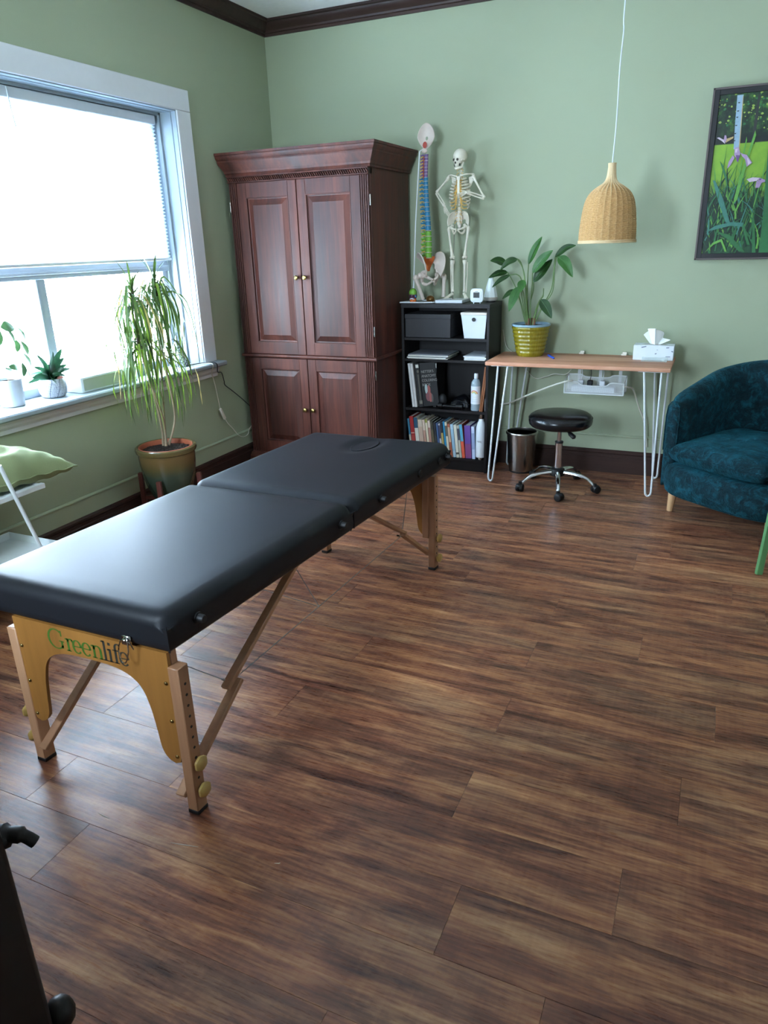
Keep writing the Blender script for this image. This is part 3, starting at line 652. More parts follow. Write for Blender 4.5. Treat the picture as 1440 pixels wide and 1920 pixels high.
def door(side, z0, z1, kz, toprail, botrail):
    """side -1 left door, +1 right door; fluted strip on its outer stile"""
    def X(u): return (AX0+u) if side < 0 else (AX1-u)
    def B(mb, a, b, y0, y1, c, d, bev=.0015): xa, xb = sorted((X(a), X(b))); mb.box(xa, xb, y0, y1, c, d, bev)
    wd = (AX1-AX0)/2-.003; yb, yf = -.624, -.645; mb = MB()
    B(mb, .003, .062, yb, yf+.006, z0, z1)
    for q in range(4): B(mb, .005+.0142*q, .005+.0142*q+.0105, yf+.004, yf-.001, z0, z1, .0022)
    B(mb, .062, .128, yb, yf, z0, z1); B(mb, wd-.060, wd, yb, yf, z0, z1)
    B(mb, .128, wd-.060, yb, yf, z1-toprail, z1, .001); B(mb, .128, wd-.060, yb, yf, z0, z0+botrail, .001)
    d = mb.build('door', M['cherry'], ar, ang=30)
    a, b, c, e = .128, wd-.060, z0+botrail, z1-toprail
    xa, xb = sorted((X(a), X(b))); p = MB()
    lv = lambda i, y: [(xa+i, y, c+i), (xb-i, y, c+i), (xb-i, y, e-i), (xa+i, y, e-i)]
    p.rings([lv(0, yb+.002), lv(0, yf+.010), lv(.006, yf+.0105), lv(.012, yf+.012), lv(.044, yf+.001), lv(.047, yf-.0005)])
    p.build('raised_panel', M['cherry'], d, ang=12)
    st = MB()
    for u0, u1, v0, v1 in ((a-.001, a+.005, c, e), (b-.005, b+.001, c, e)): xs = sorted((X(u0), X(u1))); st.box(xs[0], xs[1], yf-.0015, yf+.008, v0, v1, .001)
    st.box(xa, xb, yf-.0015, yf+.008, e-.005, e+.001, .001); st.box(xa, xb, yf-.0015, yf+.008, c-.001, c+.005, .001)
    st.build('panel_bead', M['cherry'], d)
    k = MB(); k.lathe([(.009, 0), (.007, .004), (.006, .010), (.013, .016), (.0155, .022), (.013, .028), (.006, .031), (0, .0315)], (0, 0, 0), 20)
    mxk = Matrix.Translation((X(wd-.028), yf, kz)) @ Matrix.Rotation(PI/2, 4, 'X'); k.v = [tuple(mxk @ Vector(q)) for q in k.v]
    k.build('knob', M['brass'], d)
    for hz in (z0+(z1-z0)*.15, z1-(z1-z0)*.13):
        h = MB(); x = AX0 if side < 0 else AX1; h.cyl((x-.002 if side < 0 else x+.002, -.640, hz-.03), (x-.002 if side < 0 else x+.002, -.640, hz+.03), .0045, .0045, 10); h.build('hinge', M['steel'], d)
for s in (-1, 1):
    door(s, .812, 1.882, 1.305, .088, .078); door(s, .112, .782, .44, .072, .085)

# ------------------------------------------------------------------ bookcase
bk = thing('bookcase', 'black brown open bookcase between the armoire and the desk', 'bookcase', (1.40, -.17, 0))
BX0, BX1, BYF, BYB, BZ = 1.096, 1.703, -.312, -.026, 1.118
for x in (BX0, BX1-.018): MB().box(x, x+.018, BYF, BYB, 0, BZ-.002, .001).build('side_panel', M['blackbrown'], bk)
MB().box(BX0-.001, BX1+.001, BYF-.002, BYB, BZ-.026, BZ, .001).build('top_panel', M['blackbrown'], bk)
MB().box(BX0+.018, BX1-.018, BYB-.006, BYB, .02, BZ-.026).build('back_panel', M['blackbrown'], bk, smooth=False)
SH = (.086, .424, .760, .900)
for z in SH: MB().box(BX0+.018, BX1-.018, BYF+.004, BYB-.006, z-.018, z, .001).build('shelf', M['blackbrown'], bk)
MB().box(BX0+.018, BX1-.018, BYF+.02, BYF+.035, 0, SH[0]-.018).build('kick_board', M['blackbrown'], bk, smooth=False)

# things on and in the bookcase
def solo(name, mb, mats, label, cat, loc, group=None, kind=None, **kw):
    o = mb.build(name, mats, None, loc=loc, **kw); return tag(o, label, cat, group, kind)
t = thing('storage_bin', 'white tapered storage bin with a round finger hole, top right in the bookcase', 'storage bin', (1.598, -.19, SH[3]))
def tap(x0, x1, y0, y1, z0, z1, ins): return [[(x0+i, y0+i, z), (x1-i, y0+i, z), (x1-i, y1-i, z), (x0+i, y1-i, z)] for i, z in ((ins, z0), (0, z1))]
MB().rings(tap(1.510, 1.681, -.303, -.05, SH[3]+.001, SH[3]+.150, .017)).build('body', M['white'], t, smooth=False)
MB().box(1.506, 1.683, -.306, -.048, SH[3]+.150, SH[3]+.166, .003).build('lid', M['offwhite'], t)
m = MB(); m.cyl((1.596, -.3065, SH[3]+.122), (1.596, -.2985, SH[3]+.121), .0125, .0125, 20); m.build('finger_hole', M['black'], t)
t = thing('storage_box', 'black card box standing at the left of the white bin in the bookcase', 'box', (1.28, -.18, SH[3]))
MB().box(1.118, 1.437, -.30, -.06, SH[3]+.001, SH[3]+.135, .002).build('body', M['blackbox'], t)
MB().box(1.116, 1.439, -.302, -.058, SH[3]+.122, SH[3]+.152, .002).build('lid', M['blackbox'], t)
def papers(name, x0, x1, y0, y1, z, n, label, cols, seed):
    random.seed(seed); t = thing(name, label, 'papers', ((x0+x1)/2, (y0+y1)/2, z)); zz = z+.0006
    for i in range(n):
        th = random.uniform(.003, .008); o = random.uniform(-.006, .006); p = random.uniform(-.006, .006)
        MB().box(x0+o, x1+o-random.uniform(0, .012), y0+p, y1+p, zz, zz+th, .0006).build('folder', M[cols[i % len(cols)]], t); zz += th+.0006
papers('folder_stack', 1.135, 1.425, -.305, -.08, SH[2], 5, 'stack of pale folders at the left of the bookcase, above the black book', ['paper', 'paper', 'paper_grey', 'paper', 'paper_grey'], 3)
papers('paper_stack', 1.53, 1.682, -.305, -.06, SH[2], 4, 'white paper stack at the right of the bookcase, above the spray bottle', ['paper', 'white', 'paper', 'white'], 5)
def book(x, z0, w, h, d, lean, cols, label, group, name='book', yf=-.285, bands=(), marks=None):
    """spine faces the room; lean tilts the top towards -x; x is the left edge at the foot"""
    t = thing(name, label, 'book', (x, yf, z0), 0, group)
    mx = Matrix.Rotation(-lean, 4, 'Y')
    lift = w*math.sin(lean) if lean < 0 else 0
    def T(mb): mb.v = [tuple(mx @ Vector(p)+Vector((0, 0, abs(math.sin(lean))*0+.0008+max(0, lift)))) for p in mb.v]; return mb
    c = plain('cover_'+cols[0], cols[0], .55)
    m = MB(); m.box(0, .0022, 0, d, 0, h); m.box(w-.0022, w, 0, d, 0, h); m.box(0, w, -.0022, .002, 0, h, .001)
    T(m).build('cover', c, t, local=True, ang=30)
    m = MB(); m.box(.0022, w-.0022, .002, d-.004, .003, h-.003); T(m).build('pages', M['paper'], t, local=True, smooth=False)
    for i, (a, b, cc) in enumerate(bands):
        m = MB(); m.box(.0004, w-.0004, -.0032, -.0021, a*h, b*h); T(m).build('spine_band', plain('band_'+cc, cc, .55), t, local=True, smooth=False)
    return t, T
G = 'books on the bottom shelf of the bookcase'
BKS = [  # left edge, width, height, colour, lean, bands, label
 (1.140, .014, .252, '31708a', .10, ((.0, .55, 'b9b39f'),), 'thin teal and grey book, first at the left end of the bottom shelf'),
 (1.157, .028, .270, '9c1f1f', .10, ((.55, .57, 'd7b9a8'), (.1, .5, 'a83a33')), 'thick red book near the left end of the bottom shelf'),
 (1.188, .027, .262, 'd5d3c6', .10, ((.72, 1.0, '1f4d66'),), 'cream book with a dark blue band across the top of its spine'),
 (1.218, .030, .250, 'ccbca8', .10, ((.2, .8, 'c2a792'),), 'thick beige book just right of the blue banded one'),
 (1.251, .018, .252, 'd3bda9', .10, ((.1, .7, 'b98f7c'),), 'pinkish beige book, second of the beige ones'),
 (1.272, .016, .258, 'd8cbb0', .10, ((.9, 1.0, '8a8a3c'),), 'cream book with an olive top edge on the spine'),
 (1.291, .017, .248, 'd6c2b2', .10, ((.3, .8, 'a87a6c'),), 'cream book with faint red print, left of the dark olive ones'),
 (1.311, .018, .246, '3c3b2f', .10, ((.3, .75, '58543f'),), 'dark olive book in the middle of the bottom shelf'),
 (1.332, .016, .240, '24262a', .10, ((.2, .6, '3b3a35'),), 'near black book between the olive and the slate blue ones'),
 (1.351, .014, .235, '415c86', .10, ((.05, .3, '8d8aa8'),), 'slate blue book in the middle of the bottom shelf'),
 (1.368, .012, .232, 'c8c6cc', .10, ((.55, .95, '3a3b55'),), 'thin pale grey and navy book on the bottom shelf'),
 (1.383, .016, .240, '17202c', .10, ((.25, .7, 'b09a5a'),), 'navy book with gold lettering band on the bottom shelf'),
 (1.402, .013, .250, '1f86b4', .10, (), 'bright blue thin book on the bottom shelf'),
 (1.418, .016, .246, 'd6cdb4', .11, ((.6, .9, '5b5648'),), 'cream book with dark print, right of the bright blue one'),
 (1.437, .017, .236, 'a3573c', .11, ((.45, .9, 'c4a58c'),), 'rust brown book with a cream upper spine'),
 (1.457, .021, .234, 'a9c3d2', .11, ((.2, .85, '8fb0c4'),), 'light blue book on the bottom shelf'),
 (1.481, .021, .232, 'd4d0bd', .11, ((.1, .16, '444036'),), 'ivory book with one small dark mark low on its spine'),
 (1.505, .015, .230, 'b7b4a6', .11, ((.55, .9, '3d4150'),), 'grey cream book with dark lettering, right of the ivory one'),
 (1.523, .021, .238, 'd4573a', .11, ((.5, 1.0, '4f9cb8'),), 'orange and light blue book left of the purple one'),
 (1.547, .043, .232, '5c3f8e', .06, ((.02, .45, '7d3f6f'),), 'wide purple book near the white water bottle'),
 (1.594, .022, .228, 'b6c3dc', .05, ((.3, .8, '8c9cc0'),), 'pale blue book half hidden behind the white water bottle'),
]
for x, wd, h, c, ln, bd, lb in BKS: book(x, SH[0], wd, h, .15, ln, (c,), lb, G, bands=bd)
G2 = 'books on the third shelf'
book(1.158, SH[1], .017, .300, .20, .105, ('c9c8c6',), 'white thin book leaning at the far left of the third shelf, first of two', G2, yf=-.29)
book(1.177, SH[1], .017, .300, .20, .105, ('cfcecb',), 'white thin book leaning against the black colouring book, second of two', G2, yf=-.29)
# colouring book, its cover turned partly to the room
t = thing('colouring_book', 'large black anatomy colouring book with a muscle picture on its cover', 'book', (1.205, -.285, SH[1]), math.radians(8), G2)
mx = Matrix.Rotation(-.10, 4, 'Y'); CBZ = .300
def T(mb): mb.v = [tuple(mx @ Vector(p)+Vector((0, 0, .001))) for p in mb.v]; return mb
T(MB().box(0, .030, 0, .012, 0, CBZ, .001)).build('spine', M['black'], t, local=True)
T(MB().box(.030, .142, .010, .022, 0, CBZ, .001)).build('cover', M['black'], t, local=True)
T(MB().box(.006, .026, -.0012, 0, CBZ-.03, CBZ-.008)).build('spine_label', M['paper'], t, local=True, smooth=False)
m = MB(); m.ell((.018, -.0012, CBZ-.055), (.008, .001, .011), 12, 6); m.box(.014, .021, -.0012, 0, .03, CBZ-.075); T(m).build('spine_print', plain('dim_print', '57544a', .6), t, local=True)
T(MB().box(.008, .028, -.0012, 0, .022, .046)).build('spine_label', plain('grey_label', '77736a', .6), t, local=True, smooth=False)
def words(txt, x, z, size, y, mat, parent, mxx=None, rot=0.0, name='lettering', bold=.0, sx=1.0):
    cu = bpy.data.curves.new(name, 'FONT'); cu.body = txt; cu.size = size; cu.offset = bold
    ob = bpy.data.objects.new(name, cu); COL.objects.link(ob); dg = bpy.context.evaluated_depsgraph_get(); me = bpy.data.meshes.new_from_object(ob.evaluated_get(dg)); bpy.data.objects.remove(ob)
    q = Matrix.Translation((x, y, z)) @ Matrix.Rotation(-rot, 4, 'Y') @ Matrix.Rotation(PI/2, 4, 'X') @ Matrix.Diagonal((sx, 1, 1, 1))
    if mxx: q = mxx @ q
    me.transform(q); me.materials.clear(); me.materials.append(mat)
    o = bpy.data.objects.new(name, me); COL.objects.link(o); o.parent = parent; return o
mdim = plain('grey_cover_print', '8e8c88', .6)
for i, s in enumerate(("NETTER'S", 'ANATOMY', 'COLORING', 'BOOK')): words(s, .038, CBZ-.068-.030*i, .025, .0088, mdim, t, mx, .0, sx=.82)
m = MB(); m.cur = 0
for i, (cx, cz, rx, rz, mi) in enumerate(((.062, .118, .010, .036, 0), (.080, .112, .011, .034, 1), (.070, .070, .016, .036, 2), (.086, .062, .013, .034, 1), (.098, .055, .008, .030, 3))):
    m.mat(mi).ell((cx, .0095, cz), (rx, .0012, rz), 14, 8)
T(m).build('cover_picture', [plain('pale_teal_print', '9db3b3', .6), plain('muscle_red_print', '9a5550', .6), plain('muscle_rose_print', '7c4b4f', .6), plain('dim_grey_print', '55524e', .6)], t, local=True)
t, T = book(1.296, SH[1], .022, .312, .17, -.02, ('121214',), 'black book with red and orange dotted spine print on the third shelf', G2, yf=-.25)
m = MB(); [m.box(.0015, .006, -.0035, -.002, .13+.012*i, .138+.012*i) for i in range(14)]; T(m).build('spine_print', plain('red_spine_print', '8e3a2a', .6), t, local=True, smooth=False)
m = MB(); m.box(.010, .020, -.0035, -.002, .27, .30); T(m).build('spine_label', M['paper'], t, local=True, smooth=False)
# black pouch and torch lying on the third shelf
t = thing('black_pouch', 'soft black zip pouch lying in the dark of the third shelf', 'pouch', (1.46, -.17, SH[1]))
m = MB(); m.grid(lambda u, v: (1.40+.15*u, -.205+.13*v+.01*math.sin(6*u), SH[1]+.002+.075*(max(0, math.sin(PI*u))**.4)*(max(0, math.sin(PI*v))**.5)*(1+.08*math.sin(9*u+4*v))), 18, 12)
m.build('pouch_body', M['seat_vinyl'], t); m = MB(); m.tube(bez([(1.41, -.20, SH[1]+.02), (1.47, -.213, SH[1]+.045), (1.54, -.20, SH[1]+.02)], 6), .003, 6); m.build('zip', M['rubber'], t)
t = thing('massage_gun', 'black rod shaped massage tool in front of the black pouch', 'massage tool', (1.42, -.27, SH[1]))
m = MB(); m.tube([(1.345, -.278, SH[1]+.021), (1.375, -.278, SH[1]+.021), (1.38, -.278, SH[1]+.020), (1.47, -.278, SH[1]+.018), (1.475, -.278, SH[1]+.021), (1.52, -.278, SH[1]+.021)], [.020, .020, .011, .011, .019, .019], 18); m.build('handle', M['seat_vinyl'], t)
m = MB(); m.ell((1.360, -.235, SH[1]+.050), (.030, .026, .046), 16, 10); m.build('head', M['black'], t)
# spray bottle with rainbow label
t = thing('dispenser_bottle', 'clear bottle with a white rainbow label on the third shelf', 'bottle', (1.606, -.262, SH[1])); bx, by, bz = 1.606, -.262, SH[1]+.001
bot = NT('pale_blue_clear_plastic'); bot.set(Base_Color=lin('b9cbd4'), Roughness=.15, Transmission_Weight=.35); 
MB().lathe([(.031, 0), (.033, .006), (.033, .175), (.030, .190), (.020, .205), (.013, .212), (.012, .218), (0, .218)], (bx, by, bz), 28).build('bottle_body', bot.m, t)
MB().lathe([(.013, .214), (.014, .216), (.014, .243), (.012, .246), (0, .246)], (bx, by, bz), 20).build('cap', M['white'], t)
lb = MB(); lb.lathe([(.0335, .045), (.0335, .165)], (bx, by, bz), 24, -PI*.95, -PI*.05); lb.build('label', M['white'], t)
rb = MB()
for i, r in enumerate((.027, .0225, .018, .0135)):
    rb.mat(i); vs = []; fs = []
    for k in range(17):
        a = math.radians(8+150*k/16)
        for rr in (r, r-.0035):
            du = rr*math.cos(a); dz = rr*math.sin(a); an = -PI/2-.12+du/.0337; vs.append((bx+.0341*math.cos(an), by+.0341*math.sin(an), bz+.112+dz))
    for k in range(16): fs.append((2*k, 2*k+1, 2*k+3, 2*k+2))
    rb.add(vs, fs)
for z, a0, a1, mi in ((.093, -.3, .35, 2), (.077, -.6, .6, 4), (.064, -.6, .6, 4)):
    rb.mat(mi); vs = [(bx+.0341*math.cos(-PI/2+a0+(a1-a0)*k/8), by+.0341*math.sin(-PI/2+a0+(a1-a0)*k/8), bz+zz) for zz in (z, z+.0012) for k in range(9)]; rb.add(vs, [(k, k+1, 10+k, 9+k) for k in range(8)])
rb.build('label_print', [plain('print_red', 'c8503c', .6), plain('print_orange', 'd99a4a', .6), plain('print_yellow', 'd8c25a', .6), plain('print_green', '79a86a', .6), plain('print_grey', 'a3abb0', .6)], t)
# wooden frame leaning on the bookcase side
t = thing('wooden_panel', 'brown wooden board pair leaning on the right side of the third shelf', 'board', (1.655, -.27, SH[1]))
mxw = Matrix.Translation((1.640, 0, SH[1]+.001)) @ Matrix.Rotation(.112, 4, 'Y')
for a in (0, .0125):
    m = MB(); m.box(a, a+.011, -.300, -.12, 0, .300, .001); m.v = [tuple(mxw @ Vector(p)) for p in m.v]; m.build('board', wood('warm_brown_board', [(.2, '6e3f22'), (.9, '94592f')], rough=.45), t)
t = thing('card_sleeve', 'small white card edge beside the leaning brown boards', 'card', (1.678, -.27, SH[1]))
m = MB(); m.box(1.6765, 1.6795, -.29, -.16, SH[1]+.001, SH[1]+.085, .001); m.box(1.6785, 1.6825, -.285, -.16, SH[1]+.001, SH[1]+.078, .001); m.build('card', M['white'], t)
# white water bottle, bottom shelf
t = thing('water_bottle', 'white steel water bottle on the bottom shelf of the bookcase', 'water bottle', (1.650, -.272, SH[0])); bx, by, bz = 1.650, -.272, SH[0]+.001
MB().lathe([(.0335, .018), (.0345, .024), (.0345, .20), (.033, .225), (.027, .25), (.019, .268), (.0175, .274), (.0165, .276), (.0165, .286), (0, .286)], (bx, by, bz), 32).build('bottle_body', M['white'], t)
MB().lathe([(.024, 0), (.0245, .003), (.0245, .019), (.020, .021)], (bx, by, bz), 24).build('base_ring', M['steel'], t)
MB().lathe([(.0165, .284), (.0172, .286), (.0172, .318), (.014, .321), (0, .321)], (bx, by, bz), 22).build('cap', M['steel'], t)
cu = []
o = words('naq', -.016, 0, .022, 0, M['grey_print'], t, name='logo')
for v in o.data.vertices:
    an = -PI/2+v.co.x/.0345-.1; v.co = Vector((.0349*math.cos(an), .0349*math.sin(an), v.co.z+.128))

# ------------------------------------------------------------------ top of the bookcase: models, clock, diffuser
def bone(mb, a, b, r, flare=1.6, seg=10, bow=(0, 0, 0)):
    a = Vector(a); b = Vector(b); pts = [a.lerp(b, t)+Vector(bow)*math.sin(PI*t) for t in (0, .04, .1, .18, .35, .5, .65, .82, .9, .96, 1)]
    rs = [r*flare*.6, r*flare, r*flare*.95, r*1.12, r*.92, r*.88, r*.92, r*1.12, r*flare*.95, r*flare, r*flare*.6]
    return mb.tube(pts, rs, seg)
SY = -.17
def chop(pts): return [Vector((x, SY+y, z)) for x, y, z in pts]
sk = thing('skeleton_model', 'small standing white skeleton model with hand on hip, on the bookcase', 'skeleton model', (1.41, SY, BZ))
MB().box(1.315, 1.500, -.255, -.085, BZ+.0005, BZ+.020, .002).build('base_plate', M['white'], sk)
m = MB(); m.lathe([(.018, 0), (.018, .002), (.006, .004), (.0032, .008)], (1.407, SY, BZ+.0205), 16); m.tube([(1.407, SY, BZ+.022), (1.410, SY, 1.36), (1.416, SY, 1.575), (1.421, SY+.005, 1.63)], .0026, 8); m.build('stand_rod', M['steel'], sk)
# skull, turned slightly to the left
m = MB(); Rq = Matrix.Rotation(-.35, 4, 'Z')
c = Vector((1.452, SY, 1.985)); m.ell(c+Vector((0, 0, .003)), (.0405, .049, .043), 18, 12, Rq); fd = Rq @ Vector((0, -1, 0)); rd = Rq @ Vector((1, 0, 0))
m.ell(c+fd*.024+Vector((0, 0, -.022)), (.030, .025, .028), 14, 9, Rq); m.ell(c+fd*.030+Vector((0, 0, -.044)), (.018, .014, .014), 12, 8, Rq)
for sx in (-1, 1): m.tube([c+rd*sx*.034+Vector((0, 0, -.02)), c+rd*sx*.030+fd*.028+Vector((0, 0, -.022))], [.004, .004], 8)
m.build('skull', M['bone'], sk)
m = MB()
for sx in (-1, 1): m.ell(c+rd*sx*.0135+fd*.0455+Vector((0, 0, -.018)), (.0085, .005, .0080), 10, 6, Rq)
m.ell(c+fd*.0485+Vector((0, 0, -.035)), (.0048, .004, .0070), 8, 6, Rq)
for sx in (-1, 1): m.ell(c+rd*sx*.020+fd*.030+Vector((0, 0, -.046)), (.004, .006, .009), 8, 6, Rq)
m.build('eye_socket', M['socket'], sk)['kind'] = 'stuff'
m = MB(); cj = c+Vector((0, 0, -.066)); m.tube([c+rd*.028+fd*.004+Vector((0, 0, -.032)), cj+rd*.023+fd*.012+Vector((0, 0, .006)), cj+rd*.012+fd*.034, cj+fd*.040+Vector((0, 0, -.002)), cj-rd*.012+fd*.034, cj-rd*.023+fd*.012+Vector((0, 0, .006)), c-rd*.028+fd*.004+Vector((0, 0, -.032))], [.005, .007, .008, .009, .008, .007, .005], 8); m.build('jaw', M['bone'], sk)
# spine
def vert(mb, p, rx, h, rear=.016, tilt=0): mb.lathe([(rx*.95, -h/2), (rx, -h*.4), (rx*.88, 0), (rx, h*.4), (rx*.95, h/2)], p, 12); mb.tube([Vector(p)+Vector((0, rx*.6, 0)), Vector(p)+Vector((0, rx+rear, -h*.4))], [.004, .002], 6); [mb.tube([Vector(p)+Vector((0, rx*.5, 0)), Vector(p)+Vector((q*(rx+.008), rx+.004, 0))], [.003, .002], 5) for q in (-1, 1)]
zs = [1.920-.0125*i for i in range(7)]+[1.832-.0150*i for i in range(9)]+[1.690-.0215*i for i in range(5)]
for i, z in enumerate(zs):
    m = MB(); yy = SY+.018-.016*math.sin((z-1.60)/.33*PI) if z > 1.7 else SY+.010; vert(m, (1.455-.012*(1-(z-1.58)/.34), yy, z), .0075 if z > 1.85 else (.009 if z > 1.7 else .0125), .010 if z > 1.85 else (.012 if z > 1.7 else .0185)); m.build('vertebra', M['bone'], sk)
m = MB()
for z in (1.915, 1.895, 1.875, 1.855, 1.72, 1.70, 1.68, 1.66, 1.637, 1.615):
    for q in (-1, 1): xx = 1.453-.012*(1-(z-1.58)/.34); m.tube(bez([(xx+q*.006, SY, z), (xx+q*.016, SY-.006, z-.003), (xx+q*.021, SY-.004, z-.014)], 4), .0017, 5)
m.build('nerve', M['nerve'], sk)['kind'] = 'stuff'
# rib cage: ten pairs of ribs with yellow cartilage to the breastbone
RC = (1.455, SY-.004)
for i in range(10):
    z0 = 1.868-.0155*i; wdt = 1.14*(.030, .040, .047, .052, .055, .057, .058, .057, .054, .049)[i]; dep = 1.12*(.028, .034, .039, .042, .044, .045, .045, .044, .042, .038)[i]
    drop = .012+.0032*i; end = 1.0 if i < 7 else .80-.05*(i-7)
    for q in (-1, 1):
        pts = []
        for k in range(11):
            a = PI*(.06+.80*end*k/10); pts.append((RC[0]+q*wdt*math.sin(a), RC[1]+.022+dep*(math.cos(a)-.55), z0-drop*(k/10)))
        m = MB(); m.tube(pts, [.0044]*11, 7); m.build('rib', M['bone'], sk)
        zt_ = max(1.765, 1.846-.0085*i) if i < 7 else 1.772-.003*(i-7)
        m = MB(); p = pts[-1]; m.tube(bez([p, (RC[0]+q*(wdt*.42 if i > 3 else wdt*.5), RC[1]-dep*.62, p[2]-.002+(.006 if i > 4 else 0)), (RC[0]+q*.008, RC[1]-.037, zt_-.002)], 4), .0026, 6); m.build('rib_cartilage', M['cartilage'], sk)
m = MB(); m.rings([[(RC[0]+x*w, RC[1]-.036+y, z) for x, y in ((-1, -.003), (1, -.003), (1, .003), (-1, .003))] for z, w in ((1.872, .012), (1.855, .009), (1.845, .0065), (1.80, .008), (1.775, .0075), (1.755, .003))]); m.build('sternum', M['bone'], sk)
for q, sh in ((-1, Vector((1.378, SY-.005, 1.872))), (1, Vector((1.540, SY-.005, 1.868)))):
    m = MB(); m.tube(bez([(RC[0]+q*.010, RC[1]-.036, 1.872), (RC[0]+q*.04, RC[1]-.040, 1.880), (sh.x-q*.012, sh.y-.004, 1.884), (sh.x+q*.002, sh.y, 1.880)], 5), .0038, 7); m.build('clavicle', M['bone'], sk)
    m = MB(); m.prism([(sh.x-q*.004, 1.880), (sh.x-q*.040, 1.868), (sh.x-q*.036, 1.800), (sh.x-q*.012, 1.845)], 1, RC[1]+.030, RC[1]+.036); m.ell((sh.x-q*.002, sh.y+.006, 1.880), (.010, .010, .005), 10, 6); m.build('scapula', M['bone'], sk)
def arm(sh, el, wr):
    m = MB(); bone(m, sh, el, .0064, 1.7); m.ell(sh, (.0125, .0125, .0125), 12, 8); m.build('humerus', M['bone'], sk)
    d = (Vector(wr)-Vector(el)).normalized(); nrm = d.cross(Vector((0, 1, 0))).normalized()*.0055
    for s_, nm in ((1, 'ulna'), (-1, 'radius')): m = MB(); bone(m, Vector(el)+nrm*s_, Vector(wr)+nrm*s_*.8, .0042, 1.5, 8, nrm*s_*.4); m.build(nm, M['bone'], sk)
shL, elL, wrL = (1.376, SY-.004, 1.868), (1.290, SY+.012, 1.790), (1.358, SY-.030, 1.712)
shR, elR, wrR = (1.541, SY-.004, 1.864), (1.612, SY-.002, 1.742), (1.520, SY-.062, 1.778)
arm(shL, elL, wrL); arm(shR, elR, wrR)
def hand(wr, d, spread, curl, nm='hand'):
    wr = Vector(wr); d = Vector(d).normalized(); sp = Vector(spread).normalized(); cu = Vector(curl).normalized()
    m = MB(); m.ell(wr+d*.006, (.010, .007, .008), 10, 6)
    for i, (o, L) in enumerate(((-.009, .050), (-.003, .056), (.003, .054), (.009, .045))):
        p0 = wr+d*.008+sp*o*.6; p1 = wr+d*.030+sp*o*1.3; p2 = p1+d*L*.35+cu*.003; p3 = p2+d*L*.25+cu*.006; p4 = p3+d*L*.15+cu*.007
        m.tube([p0, p0.lerp(p1, .5), p1, p2, p3, p4], [.0026, .0018, .0028, .0017, .0020, .0010], 6)
    p0 = wr+d*.008-sp*.008; m.tube([p0, p0+d*.014-sp*.010, p0+d*.028-sp*.015+cu*.003, p0+d*.036-sp*.016+cu*.006], [.0026, .0020, .0022, .0011], 6)
    m.build(nm, M['bone'], sk)
hand(wrL, (.45, -.15, -1), (.8, -.5, .35), (.4, .6, -.2)); hand(wrR, (-1, -.12, -.28), (.1, -.2, -1), (-.2, .9, -.1))
